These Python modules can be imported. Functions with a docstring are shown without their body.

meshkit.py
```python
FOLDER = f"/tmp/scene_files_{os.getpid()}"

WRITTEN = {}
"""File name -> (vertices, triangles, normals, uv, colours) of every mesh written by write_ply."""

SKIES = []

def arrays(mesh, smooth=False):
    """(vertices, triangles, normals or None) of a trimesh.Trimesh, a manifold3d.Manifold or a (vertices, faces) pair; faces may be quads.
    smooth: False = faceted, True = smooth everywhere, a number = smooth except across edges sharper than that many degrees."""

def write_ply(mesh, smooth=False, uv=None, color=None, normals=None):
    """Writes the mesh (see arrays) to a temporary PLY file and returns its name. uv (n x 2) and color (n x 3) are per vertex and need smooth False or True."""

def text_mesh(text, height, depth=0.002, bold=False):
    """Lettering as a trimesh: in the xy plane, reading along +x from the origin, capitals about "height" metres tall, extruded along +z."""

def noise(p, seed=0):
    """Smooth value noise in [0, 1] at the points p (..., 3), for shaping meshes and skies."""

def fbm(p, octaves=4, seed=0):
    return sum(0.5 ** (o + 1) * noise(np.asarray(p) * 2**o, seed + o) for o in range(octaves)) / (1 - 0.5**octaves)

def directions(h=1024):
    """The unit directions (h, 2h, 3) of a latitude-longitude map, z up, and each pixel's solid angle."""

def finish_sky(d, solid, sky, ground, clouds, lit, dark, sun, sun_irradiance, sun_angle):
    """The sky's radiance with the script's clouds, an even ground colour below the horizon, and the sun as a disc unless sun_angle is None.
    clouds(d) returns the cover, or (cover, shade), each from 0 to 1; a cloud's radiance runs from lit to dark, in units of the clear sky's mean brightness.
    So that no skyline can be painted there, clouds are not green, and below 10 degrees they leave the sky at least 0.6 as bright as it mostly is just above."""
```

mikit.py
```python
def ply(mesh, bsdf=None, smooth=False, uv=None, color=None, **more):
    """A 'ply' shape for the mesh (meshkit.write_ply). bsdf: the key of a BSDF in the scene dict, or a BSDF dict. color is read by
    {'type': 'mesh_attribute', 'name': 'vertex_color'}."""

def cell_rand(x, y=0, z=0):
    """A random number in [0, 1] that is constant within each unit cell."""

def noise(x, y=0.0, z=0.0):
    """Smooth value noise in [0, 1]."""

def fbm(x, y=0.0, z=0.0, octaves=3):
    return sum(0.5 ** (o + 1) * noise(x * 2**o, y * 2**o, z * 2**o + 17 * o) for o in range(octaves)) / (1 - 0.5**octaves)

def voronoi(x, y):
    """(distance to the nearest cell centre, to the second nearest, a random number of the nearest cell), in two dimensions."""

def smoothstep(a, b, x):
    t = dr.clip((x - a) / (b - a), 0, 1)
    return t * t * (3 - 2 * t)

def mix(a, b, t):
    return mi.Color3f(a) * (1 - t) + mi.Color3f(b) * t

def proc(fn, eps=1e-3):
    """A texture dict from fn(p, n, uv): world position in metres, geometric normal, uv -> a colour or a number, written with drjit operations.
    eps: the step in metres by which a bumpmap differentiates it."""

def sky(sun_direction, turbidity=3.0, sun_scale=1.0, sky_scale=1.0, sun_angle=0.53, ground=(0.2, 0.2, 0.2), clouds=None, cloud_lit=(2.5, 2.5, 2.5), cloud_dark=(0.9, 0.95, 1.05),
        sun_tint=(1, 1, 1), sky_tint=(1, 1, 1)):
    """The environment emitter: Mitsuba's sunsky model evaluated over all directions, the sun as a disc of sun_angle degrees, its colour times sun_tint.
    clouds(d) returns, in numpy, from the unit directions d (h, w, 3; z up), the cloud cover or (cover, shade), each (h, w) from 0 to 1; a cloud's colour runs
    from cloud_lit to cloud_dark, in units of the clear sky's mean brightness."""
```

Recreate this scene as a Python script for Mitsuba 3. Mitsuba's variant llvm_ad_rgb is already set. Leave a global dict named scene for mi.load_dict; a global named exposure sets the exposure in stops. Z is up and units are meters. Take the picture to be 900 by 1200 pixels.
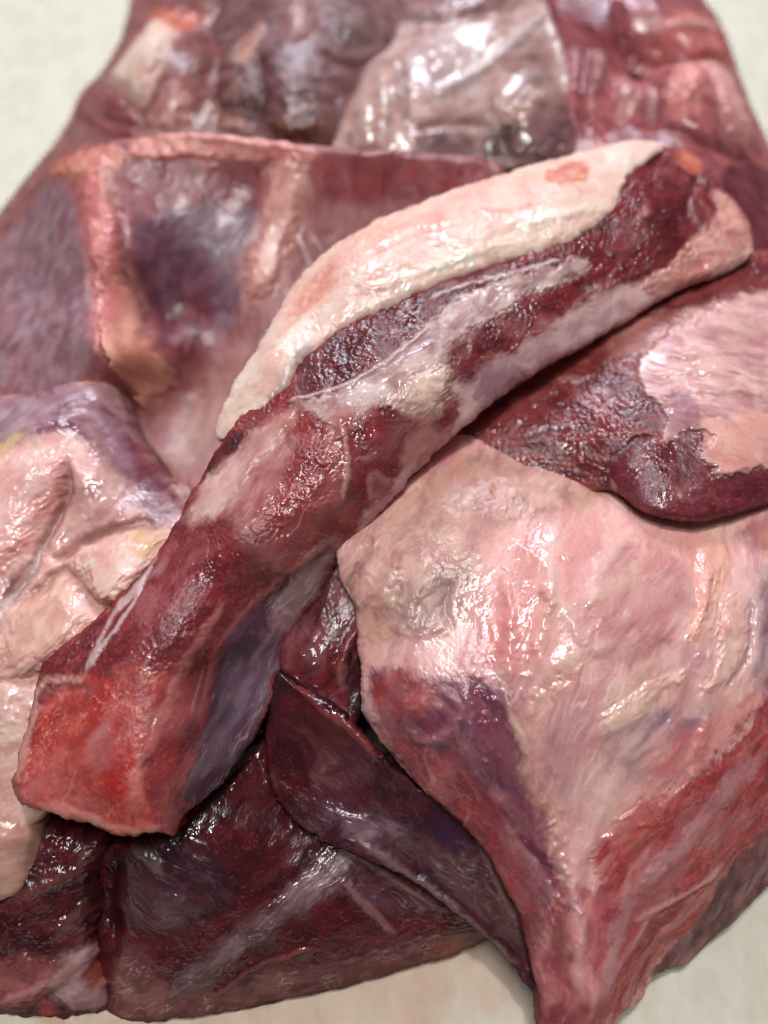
import math
import drjit as dr
import numpy as np, trimesh, mitsuba as mi, mikit, meshkit
from scipy.spatial import Delaunay, cKDTree
from scipy.interpolate import RBFInterpolator
import shapely
from shapely.geometry import Polygon

# ---------------------------------------------------------------- camera, light, exposure
T = mi.ScalarTransform4f
TILT, CENTRE = math.radians(28.0), np.array([0.0, 0.0, 0.09])
# the heap is measured on a sloping board above the table: U runs right, V up along the board, W stands off it (millimetres)
U = np.array([1.0, 0, 0]); V = np.array([0, math.cos(TILT), math.sin(TILT)]); W = np.array([0, -math.sin(TILT), math.cos(TILT)])
exposure = 0.42
scene = {
    'type': 'scene',
    'camera': {'type': 'thinlens', 'fov': 60.0, 'fov_axis': 'y', 'aperture_radius': 0.0048, 'focus_distance': 0.335,
               'near_clip': 0.01, 'far_clip': 50.0,
               'to_world': T().look_at(origin=[0.0, -0.16901, 0.40786], target=[0.0, 0.0, 0.09], up=[0, 0, 1])},
    'room_light': {'type': 'constant', 'radiance': {'type': 'rgb', 'value': [0.055, 0.055, 0.058]}},
}
labels = {}

def lamp(key, origin, target, w, h, rgb, label, cat):
    scene[key] = {'type': 'rectangle', 'to_world': T().look_at(origin=origin, target=target, up=[0, 0.01, 1]).scale([w / 2, h / 2, 1]),
                  'emitter': {'type': 'area', 'radiance': {'type': 'rgb', 'value': rgb}}}
    labels[key] = {'label': label, 'category': cat}

lamp('window', [-0.05, 1.75, 1.25], [0, 0.1, 0.1], 0.9, 0.7, [8.6, 9.5, 11.0], 'bright window beyond the far end of the table', 'window')
lamp('ceiling_lamp', [-0.12, 0.02, 1.60], [0, 0, 0.1], 0.55, 0.55, [8.9, 9.0, 9.1], 'square ceiling panel lamp over the table', 'lamp')
lamp('glint_lamp', [0.06, 0.20, 1.45], [0, 0, 0.1], 0.085, 0.085, [230.0, 229.0, 228.0], 'added small lamp for wet glints over the middle of the table', 'lamp')  # added for sharp wet glints beside the soft panel light

# ---------------------------------------------------------------- noise in the plane
_rng = np.random.default_rng(7)
TAB = _rng.random((16, 256, 256)).astype(np.float32)

def n2(x, y, seed=0):
    x = np.asarray(x, np.float32) + 311.7; y = np.asarray(y, np.float32) + 173.3
    xi = np.floor(x).astype(np.int32); yi = np.floor(y).astype(np.int32)
    fx = x - xi; fy = y - yi
    fx = fx * fx * (3 - 2 * fx); fy = fy * fy * (3 - 2 * fy)
    t = TAB[seed % 16]
    a, b = xi & 255, (xi + 1) & 255
    c, d = yi & 255, (yi + 1) & 255
    return (t[a, c] * (1 - fx) + t[b, c] * fx) * (1 - fy) + (t[a, d] * (1 - fx) + t[b, d] * fx) * fy

def fb(x, y, seed=0, o=3):
    return sum(0.5 ** (k + 1) * n2(x * 2 ** k, y * 2 ** k, seed + k) for k in range(o)) / (1 - 0.5 ** o)

def ridged(x, y, seed=0):
    return 0.65 * (1 - np.abs(2 * n2(x, y, seed) - 1)) ** 2 + 0.35 * (1 - np.abs(2 * n2(2.1 * x, 2.1 * y, seed + 3) - 1)) ** 2

def sstep(a, b, x):
    t = np.clip((x - a) / (b - a), 0, 1)
    return t * t * (3 - 2 * t)

def lin(c):
    c = np.asarray(c, float) / 255.0
    return np.where(c <= 0.04045, c / 12.92, ((c + 0.055) / 1.055) ** 2.4)

def aniso(u, v, scale, elong, ang):
    a = math.radians(ang); ca, sa = math.cos(a), math.sin(a)
    wu = (fb(u / 9.0, v / 9.0, 9, 2) - 0.5) * 5; wv = (fb(u / 9.0 + 40, v / 9.0, 10, 2) - 0.5) * 5
    uu, vv = u + wu, v + wv
    return (uu * ca + vv * sa) / (scale * elong), (-uu * sa + vv * ca) / scale

def vor(u, v, cell, seed):
    """dome profile 0..1 and a random number for each jittered cell"""
    r = np.random.default_rng(seed)
    u0, v0 = u.min() - 3 * cell, v.min() - 3 * cell
    nx, ny = int((u.max() - u0) / cell) + 4, int((v.max() - v0) / cell) + 4
    gx, gy = np.meshgrid(np.arange(nx), np.arange(ny))
    p = np.stack([u0 + (gx + r.random(gx.shape)) * cell, v0 + (gy + r.random(gx.shape)) * cell], -1).reshape(-1, 2)
    d, i = cKDTree(p).query(np.stack([u, v], 1), k=2)
    rnd = r.random(len(p))
    return np.clip((d[:, 1] - d[:, 0]) / cell, 0, 1), rnd[i[:, 0]]

# relief of a tissue: (kind, height mm, size mm, elongation)
RELIEF = {
    'grain': [('v', 0.80, 2.3, 1), ('v', 0.35, 1.0, 1), ('f', 1.1, 4.5, 1), ('r', 0.30, 2.6, 2)],
    'cut':   [('v', 0.24, 1.0, 1), ('f', 0.6, 5.0, 1), ('r', 0.15, 1.6, 3)],
    'fat':   [('f', 1.4, 7.0, 1), ('r', 0.32, 3.6, 2.0), ('f', 0.30, 1.4, 1), ('v', 0.3, 3.2, 1)],
    'slick': [('f', 0.9, 7.0, 1.5), ('r', 0.34, 3.0, 5), ('f', 0.12, 1.3, 1)],
    'wax': [('f', 1.2, 8.0, 1.3), ('f', 0.14, 2.2, 1)],
    'wrinkle': [('f', 0.8, 7.0, 2), ('r', 0.85, 2.6, 7), ('r', 0.3, 1.2, 5)],
    'fibre': [('f', 0.6, 6.0, 2), ('r', 0.45, 1.3, 9), ('f', 0.2, 1.0, 3)],
    'striate': [('r', 1.1, 1.7, 9), ('f', 0.4, 5, 1)],
    'membrane': [('f', 0.8, 8.0, 2), ('r', 0.22, 2.2, 6)],
    'bone': [('f', 0.4, 9.0, 2), ('f', 0.1, 1.5, 2)],
}

def relief(kind, u, v, ang, seed, amp=1.0):
    h = np.zeros(len(u))
    for k, (t, a, s, e) in enumerate(RELIEF[kind]):
        x, y = aniso(u, v, s, e, ang)
        if t == 'v':
            h += a * (np.sqrt(vor(u, v, s, seed + k)[0]) - 0.5) * sstep(0.25, 0.6, fb(u / 6, v / 6, seed + 5, 2))
        elif t == 'f':
            h += a * (fb(x, y, seed + k, 3) - 0.5) * 2
        else:
            h += a * (ridged(x, y, seed + k) - 0.35)
    return h * amp

def tint(c, u, v, ang, seed, q):
    """a tissue's own mottling: c = (main, second, flecks); q: sc, el = size and elongation of the mottles, fl, fs = strength and size of the flecks"""
    c = [lin(k) for k in c]
    sc, el = q.get('sc', 4.0), q.get('el', 1.7)
    x, y = aniso(u, v, sc, el, ang)
    t = sstep(0.30, 0.70, fb(x, y, seed + 2, 4))[:, None]
    col = c[0] * (1 - t) + c[1] * t
    if len(c) > 2:
        fs = q.get('fs', sc * 0.35)
        x, y = aniso(u, v, fs, el * 2, ang)
        f = (sstep(0.52, 0.92, ridged(x, y, seed + 4)) * sstep(0.36, 0.62, fb(u / 8, v / 8, seed + 6, 2)))[:, None] * q.get('fl', 0.45)
        col = col * (1 - f) + c[2] * f
    x, y = aniso(u, v, 0.55, 2.0 + el * 2.5, ang)
    # fine grain: single muscle bundles or fat cells, stronger in lean meat
    g = float(np.clip((c[0][0] / (c[0][1] + 0.01) - 2.0) / 6.0, 0.0, 1.0))
    cell = vor(u, v, 0.95, seed + 1)
    k = 0.90 + 0.12 * n2(u / 0.8, v / 0.8, seed + 1) + 0.08 * n2(x, y, seed + 9) + g * (0.42 * (cell[1] - 0.5) - 0.18 * (1 - sstep(0.0, 0.25, cell[0])))
    pale = g * 0.22 * sstep(0.80, 0.97, n2(u / 0.55, v / 0.55, seed + 13))[:, None]
    return col * k[:, None] * (1 - pale) + lin((214, 164, 156)) * pale

def smooth_line(p, closed, step):
    p = np.asarray(p, float)
    for _ in range(2):
        q = np.roll(p, -1, 0) if closed else p[1:]
        a = p if closed else p[:-1]
        n = np.empty((2 * len(a), p.shape[1])); n[0::2] = 0.75 * a + 0.25 * q; n[1::2] = 0.25 * a + 0.75 * q
        p = n if closed else np.vstack([p[:1], n, p[-1:]])
    if closed:
        p = np.vstack([p, p[:1]])
    d = np.r_[0, np.cumsum(np.linalg.norm(np.diff(p, axis=0), axis=1))]
    n = max(4, int(d[-1] / step))
    t = np.linspace(0, d[-1], n + 1)
    r = np.stack([np.interp(t, d, p[:, k]) for k in range(p.shape[1])], 1)
    return (r[:-1] if closed else r), t

def signed(poly, u, v):
    """signed distance to a closed polygon, positive inside"""
    ring, _ = smooth_line(poly, True, 0.5)
    lo, hi = ring.min(0) - 9, ring.max(0) + 9
    out = np.full(len(u), -99.0)
    near = np.nonzero((u > lo[0]) & (u < hi[0]) & (v > lo[1]) & (v < hi[1]))[0]
    if len(near):
        d, _ = cKDTree(ring).query(np.stack([u[near], v[near]], 1))
        inside = shapely.contains_xy(Polygon(ring), u[near], v[near])
        out[near] = np.where(inside, d, -d)
    return out

def to_world(p):
    return CENTRE + 0.001 * (p[:, :1] * U + p[:, 1:2] * V + p[:, 2:3] * W)

def finish(name, dry, wet, film, scale, freq):
    """a tissue's surface: soft diffuse flesh under a film of juice, which has its own fine ripples and damp and wet areas"""
    def ripple(p, n, uv):
        return 0.75 * mikit.fbm(p.x * freq, p.y * freq, p.z * freq, 2) + 0.25 * mikit.noise(p.x * freq * 3.4, p.y * freq * 3.4, p.z * freq * 3.4)
    def rough(p, n, uv):
        return wet + (dry - wet) * mikit.smoothstep(0.40, 0.62, mikit.fbm(p.x * 90, p.y * 90, p.z * 90, 3))
    scene[name] = {'type': 'twosided', 'bsdf': {'type': 'blendbsdf', 'weight': film,
        'flesh': {'type': 'diffuse', 'reflectance': {'type': 'mesh_attribute', 'name': 'vertex_color'}},
        'juice': {'type': 'bumpmap', 'scale': scale, 'bump': mikit.proc(ripple, 1e-4),
                  'bsdf': {'type': 'principled', 'base_color': {'type': 'rgb', 'value': 0.0}, 'roughness': mikit.proc(rough), 'eta': 3.2}}}}
FILM = 0.2
finish('wet_lean', 0.46, 0.17, FILM, 0.00042, 650.0)
finish('wet_fat', 0.44, 0.17, FILM, 0.00034, 420.0)
finish('wet_skin', 0.36, 0.12, FILM, 0.00034, 380.0)
finish('wet_dark', 0.36, 0.15, FILM, 0.00022, 600.0)
finish('dull_fat', 0.62, 0.36, FILM, 0.00030, 420.0)
finish('glossy_film', 0.20, 0.09, 0.38, 0.00014, 260.0)
finish('damp', 0.50, 0.30, FILM, 0.00020, 700.0)

KINDS = {'wax': 'wet_fat', 'grain': 'wet_lean', 'cut': 'wet_lean', 'fat': 'wet_fat', 'slick': 'wet_skin', 'wrinkle': 'wet_skin', 'fibre': 'wet_lean', 'striate': 'damp',
         'membrane': 'wet_skin', 'bone': 'wet_fat'}

def body(key, d, parent=None):
    """One piece: outline, heights above the board, patches of tissue (parts), creases and strands."""
    rng = np.random.default_rng(d['seed']); seed, s = d['seed'], d['s']
    ctrl = np.array(d['ctrl'], float)
    rbf = RBFInterpolator(ctrl[:, :2], ctrl[:, 2], kernel='thin_plate_spline', smoothing=0.5, degree=1)
    ring, t = smooth_line(d['outline'], True, s * 0.8)
    t = t[:-1]; L = len(ring)
    nrm = np.roll(ring, -1, 0) - np.roll(ring, 1, 0); nrm = np.stack([nrm[:, 1], -nrm[:, 0]], 1); nrm /= np.linalg.norm(nrm, axis=1, keepdims=True) + 1e-9
    jag = d.get('jag', 0.6)
    ring = ring + nrm * ((fb(ring[:, 0] / 5, ring[:, 1] / 5, seed, 3) - 0.5) * 2.2 * jag + (n2(ring[:, 0] / 1.1, ring[:, 1] / 1.1, seed + 1) - 0.5) * 0.5 * jag)[:, None]
    poly = Polygon(ring).buffer(0)
    if poly.geom_type != 'Polygon':
        poly = max(poly.geoms, key=lambda g: g.area)
    ring = np.array(poly.exterior.coords)[:-1]
    lo, hi = ring.min(0), ring.max(0)
    gx, gy = np.meshgrid(np.arange(lo[0], hi[0], s), np.arange(lo[1], hi[1], s * 0.87))
    gx[1::2] += s / 2
    g = np.stack([gx.ravel(), gy.ravel()], 1) + rng.uniform(-0.12, 0.12, (gx.size, 2)) * s
    g = g[shapely.contains_xy(poly, g[:, 0], g[:, 1])]
    dist, _ = cKDTree(ring).query(g)
    g = g[dist > 0.55 * s]
    p = np.vstack([ring, g]); nb = len(ring)
    f = Delaunay(p).simplices
    c = p[f].mean(1)
    f = f[shapely.contains_xy(poly, c[:, 0], c[:, 1])]
    a = p[f]; area = (a[:, 1, 0] - a[:, 0, 0]) * (a[:, 2, 1] - a[:, 0, 1]) - (a[:, 1, 1] - a[:, 0, 1]) * (a[:, 2, 0] - a[:, 0, 0])
    f = np.where(area[:, None] < 0, f[:, ::-1], f)[np.abs(area) > 1e-5]
    u, v = p[:, 0], p[:, 1]
    e, _ = cKDTree(ring).query(p); e[:nb] = 0
    w = rbf(p)
    # macro folds, creases and strands
    wu = u + (fb(u / 5, v / 5, 3, 3) - 0.5) * 3.2; wv = v + (fb(u / 5 + 30, v / 5, 4, 3) - 0.5) * 3.2
    kind, ang = d['kind'], d.get('ang', 0)
    col = tint(d['color'], u, v, ang, seed, d)
    rel = relief(kind, u, v, ang, seed, d.get('amp', 1.0))
    owner = np.zeros(len(p), int); names = [(d['part'], d.get('finish') or KINDS[kind])]
    lift = np.zeros(len(p))
    for k, q in enumerate(d.get('patches', [])):
        warp = q.get('warp', 1.0)
        sd = signed(q['poly'], u + (wu - u) * warp, v + (wv - v) * warp)
        x, y = aniso(u, v, 1.1, 5.0, q.get('ang', ang))
        sd = sd + q.get('fringe', 1.0) * 2.2 * (ridged(x, y, seed + k + 1) - 0.4) + ((fb(u / 6.5, v / 6.5, seed + k + 2, 3) - 0.5) * 5.5 + (fb(u / 1.7, v / 1.7, seed + k, 3) - 0.5) * 2.4) * warp
        fe = 1.5 * q['feather'] * (0.30 + 2.2 * fb(u / 11, v / 11, seed + k + 7, 2) ** 1.5)
        m = sstep(-fe, fe, sd)
        on = m > 0.003
        if not on.any():
            continue
        qa, qs = q.get('ang', ang), seed + 3 * k + 5
        mm = m[on][:, None]; alpha = q.get('alpha', 0.88)
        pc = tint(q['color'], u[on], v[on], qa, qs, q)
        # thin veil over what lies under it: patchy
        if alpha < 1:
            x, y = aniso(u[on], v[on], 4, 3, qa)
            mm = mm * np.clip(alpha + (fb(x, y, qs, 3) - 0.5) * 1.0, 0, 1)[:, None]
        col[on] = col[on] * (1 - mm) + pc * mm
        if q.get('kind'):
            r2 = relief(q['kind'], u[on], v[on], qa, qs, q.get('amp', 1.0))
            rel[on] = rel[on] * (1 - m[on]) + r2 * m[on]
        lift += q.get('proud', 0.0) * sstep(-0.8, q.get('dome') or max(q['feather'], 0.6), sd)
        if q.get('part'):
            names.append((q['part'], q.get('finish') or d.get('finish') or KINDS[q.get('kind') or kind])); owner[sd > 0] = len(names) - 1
    for k, q in enumerate(d.get('strokes', [])):
        line, _ = smooth_line(q['line'], False, 0.4)
        wd = q['width']
        near = np.nonzero((u > line[:, 0].min() - 3 * wd) & (u < line[:, 0].max() + 3 * wd) & (v > line[:, 1].min() - 3 * wd) & (v < line[:, 1].max() + 3 * wd))[0]
        if not len(near):
            continue
        wob = q.get('warp', 0.8)
        dd, ii = cKDTree(line).query(np.stack([u[near] + (wu - u)[near] * wob, v[near] + (wv - v)[near] * wob], 1))
        end = np.minimum(ii, len(line) - 1 - ii) * 0.4
        taper = np.clip(0.25 + end / (2.5 * wd + 1), 0, 1)
        prof = np.exp(-(dd / (wd * (0.55 + 0.45 * taper))) ** 2 * 1.4) * taper
        lift[near] += q.get('h', 0.0) * prof
        if q.get('beads'):   # small wet beads and nodules along the line
            for _ in range(q['beads']):
                c0 = line[rng.integers(len(line))] + rng.normal(0, wd * 1.5, 2); r0 = rng.uniform(0.45, 1.0)
                g0 = near[(np.abs(u[near] - c0[0]) < 3) & (np.abs(v[near] - c0[1]) < 3)]
                st, an = rng.uniform(1.0, 2.4), rng.uniform(0, 3.14)
                du, dv = u[g0] - c0[0], v[g0] - c0[1]
                du, dv = (du * np.cos(an) + dv * np.sin(an)) / st, -du * np.sin(an) + dv * np.cos(an)
                lift[g0] += r0 * 0.55 * np.exp(-(du * du + dv * dv) / (r0 * r0))
        if q.get('color') is not None:
            al = (q.get('alpha', 0.8) * sstep(0.08, 0.95, prof * (0.25 + 0.9 * fb(u[near] / 1.5, v[near] / 1.5, k, 2) + 0.6 * fb(u[near] / 6, v[near] / 6, k + 4, 2))))[:, None]
            col[near] = col[near] * (1 - al) + lin(q['color']) * (0.9 + 0.2 * n2(u[near] / 0.8, v[near] / 0.8, 5))[:, None] * al
    # fascia: pale hair lines and thin films that run over everything, blood blush on fat
    x, y = aniso(u, v, 9, 3.0, ang + 20)
    hair = sstep(0.90, 0.995, 1 - np.abs(2 * n2(x, y, seed + 11) - 1)) * sstep(0.45, 0.7, fb(u / 15, v / 15, seed + 3, 2))
    x, y = aniso(u, v, 11, 2.0, ang)
    film = sstep(0.50, 0.80, fb(x, y, seed + 8, 4))
    red = col[:, 0] / (col[:, 1] + 0.01)
    lean = sstep(2.5, 6.0, red)
    fa = (d.get('fascia', 1.0) * lean * (0.45 * hair + 0.24 * film))[:, None]
    col = col * (1 - fa) + lin((196, 140, 142)) * fa
    x, y = aniso(u, v, 7, 1.6, ang + 50)
    bl = ((1 - lean) * 0.38 * sstep(0.48, 0.75, fb(x, y, seed + 12, 4)))[:, None]
    col = col * (1 - bl) + col * np.array([0.92, 0.66, 0.68]) * bl
    R = d.get('R', 5.0)
    x = np.clip(e / R, 0, 1)
    soft = -0.3 * rel * sstep(0, 1.6, e)
    w = w - R * d.get('drop', 1.0) * (1 - np.sqrt(np.clip(1 - (1 - x) ** 2, 0, 1))) + (rel + lift) * sstep(0, 1.6, e)
    top = np.column_stack([p, w])
    # sides and underside close the piece
    th = d.get('thick', 12.0)
    br = top[:nb]; inward = np.zeros((nb, 2))
    tr = np.roll(ring, -1, 0) - np.roll(ring, 1, 0); inn = np.stack([-tr[:, 1], tr[:, 0]], 1); inn /= np.linalg.norm(inn, axis=1, keepdims=True) + 1e-9
    if shapely.LinearRing(ring).is_ccw is False:
        inn = -inn
    rows = [br]
    for q in (0.2, 0.5, 0.8, 1.0):
        b = br.copy(); b[:, 2] -= th * q
        b[:, :2] += inn * (0.6 * math.sin(q * 9) + 2.2 * q * q) * min(1, th / 12)
        b[:, :2] += ((np.stack([fb(ring[:, 0] / 3, q * 9 + ring[:, 1] / 3, 2, 2), fb(ring[:, 1] / 3, q * 9, 5, 2)], 1)) - 0.5) * 0.9
        rows.append(b)
    verts = [top]; faces = [f]; n0 = len(top); prev = np.arange(nb)
    orient = shapely.LinearRing(ring).is_ccw
    for b in rows[1:]:
        idx = np.arange(n0, n0 + nb); verts.append(b); n0 += nb
        nx = np.roll(prev, -1), np.roll(idx, -1)
        q4 = np.vstack([np.stack([prev, idx, nx[1]], 1), np.stack([prev, nx[1], nx[0]], 1)])
        faces.append(q4 if orient else q4[:, ::-1]); prev = idx
    centre_pt = np.column_stack([ring.mean(0)[None], [[rows[-1][:, 2].mean()]]])
    # a coarse underside
    gb = g[rng.random(len(g)) < min(1, 9.0 * s * s / 60)]
    gb = gb[cKDTree(ring).query(gb)[0] > 4] if len(gb) else gb
    pb = np.vstack([rows[-1][:, :2], gb]); fbk = Delaunay(pb).simplices
    cc = pb[fbk].mean(1); fbk = fbk[shapely.contains_xy(poly, cc[:, 0], cc[:, 1])]
    aa = pb[fbk]; ar = (aa[:, 1, 0] - aa[:, 0, 0]) * (aa[:, 2, 1] - aa[:, 0, 1]) - (aa[:, 1, 1] - aa[:, 0, 1]) * (aa[:, 2, 0] - aa[:, 0, 0])
    fbk = np.where(ar[:, None] > 0, fbk[:, ::-1], fbk)
    wb = rbf(gb) - th - R * 0.7 if len(gb) else np.zeros(0)
    verts.append(np.column_stack([gb, wb]))
    mp = np.r_[prev, np.arange(n0, n0 + len(gb))]
    faces.append(mp[fbk])
    P = np.vstack(verts); F = np.vstack(faces)
    C = np.vstack([col] + [col[:nb]] * 4 + [np.repeat(lin(d['color'][0])[None], len(gb), 0)])
    O = np.r_[owner, np.tile(owner[:nb], 4), np.zeros(len(gb), int)]
    X = to_world(P)
    Q = P.copy(); Q[:len(soft), 2] += soft; Y = to_world(Q)
    N = np.zeros_like(X); fn = np.cross(Y[F[:, 1]] - Y[F[:, 0]], Y[F[:, 2]] - Y[F[:, 0]])
    for k in range(3):
        np.add.at(N, F[:, k], fn)
    N /= np.linalg.norm(N, axis=1, keepdims=True) + 1e-20
    fo = np.sort(O[F], axis=1)[:, 1]
    root = parent or key
    made = 0
    for k, (nm, fin) in enumerate(names):
        ff = F[fo == k]
        if len(ff) < 30:
            continue
        ids, inv = np.unique(ff, return_inverse=True)
        path = meshkit.write_ply((X[ids], inv.reshape(-1, 3)), False, uv=P[ids][:, :2] * 0.001, color=np.clip(C[ids] / (1 - FILM), 0.002, 0.96), normals=N[ids])
        name = f'{root}__{nm}'; i = 0
        while name in scene:
            i += 1; name = f'{root}__{nm}_{i:03d}'
        scene[name] = {'type': 'ply', 'filename': path, 'face_normals': False, 'bsdf': {'type': 'ref', 'id': fin}}
        made += len(ff)
    if not parent:
        labels[key] = {'label': d['label'], 'category': d['cat']}
    return made

# ---------------------------------------------------------------- the table
def laminate(p, n, uv):
    t = mikit.fbm(p.x * 260, p.y * 90, 0.0, 3); b = mikit.fbm(p.x * 14, p.y * 11, 3.0, 3)
    m = mikit.smoothstep(0.3, 0.7, mikit.fbm(p.x * 120, p.y * 100, 7.0, 3))
    c = mikit.mix((0.60, 0.555, 0.43), (0.77, 0.725, 0.60), 0.4 * t + 0.3 * b + 0.3 * m)
    # brownish pink round the foot of the heap: shadow and bounced light painted in
    r = dr.sqrt(dr.square((p.x + 0.06) / 0.155) + dr.square((p.y + 0.02) / 0.205)) + 0.25 * (mikit.fbm(p.x * 35, p.y * 35, 1.0, 3) - 0.5)
    j = (1 - mikit.smoothstep(0.93, 1.06, r)) * (0.45 + 0.5 * mikit.fbm(p.x * 60, p.y * 60, 5.0, 3))
    return mikit.mix(c, c * mi.Color3f(0.80, 0.52, 0.44), j)
def weave(p, n, uv):
    return mikit.fbm(p.x * 420, p.y * 150, 0.0, 3)
scene['laminate'] = {'type': 'bumpmap', 'scale': 0.0005, 'bump': mikit.proc(weave, 3e-4),
                     'bsdf': {'type': 'principled', 'base_color': mikit.proc(laminate), 'roughness': 0.5, 'specular': 0.4}}
tt = trimesh.creation.box([2.6, 3.4, 0.04]); tt.apply_translation([0, 0.75, -0.02])
scene['tabletop'] = mikit.ply(tt, 'laminate', uv=np.array(tt.vertices)[:, :2])
labels['tabletop'] = {'kind': 'structure', 'label': 'cream tabletop under the heap of raw meat'}

# ---------------------------------------------------------------- the meat, measured on the work board in millimetres
body('bottom_slab', {"label": "dark red slab under the whole heap, mostly hidden by the other pieces", "cat": "meat", "seed": 1, "s": 1.5, "R": 14, "thick": 20, "kind": "cut", "color": [[75, 20, 25], [47, 12, 17], [98, 45, 46]], "part": "lean",
  "outline": [[-196.6, 129.5], [-148.9, 234.0], [-27.5, 269.2], [189.8, 254.9], [195.9, 146.9], [195.8, 44.5], [158.0, -105.3], [127.3, -138.2], [83.1, -144.6], [39.6, -161.9], [32.2, -175.2], [-53.3, -184.7], [-138.5, -184.7], [-163.2, -111.3], [-193.1, 43.9]],
  "ctrl": [[-190.7, 125.6, -123.4], [-144.9, 227.6, -177.7], [-26.8, 262.2, -196.0], [184.7, 248.1, -188.5], [175.6, 42.8, -85.1], [122.3, -132.7, -3.0], [38.0, -155.4, 1.1], [-51.1, -177.2, 5.9], [-132.9, -177.2, 5.9], [-167.8, -38.1, -36.3], [0.0, 0.0, -39.6], [-54.6, -72.7, -18.0], [53.8, -71.7, -12.8], [-71.2, 118.7, -133.3], [-100.3, 43.6, -93.4], [92.1, 138.2, -118.8]]})
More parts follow.
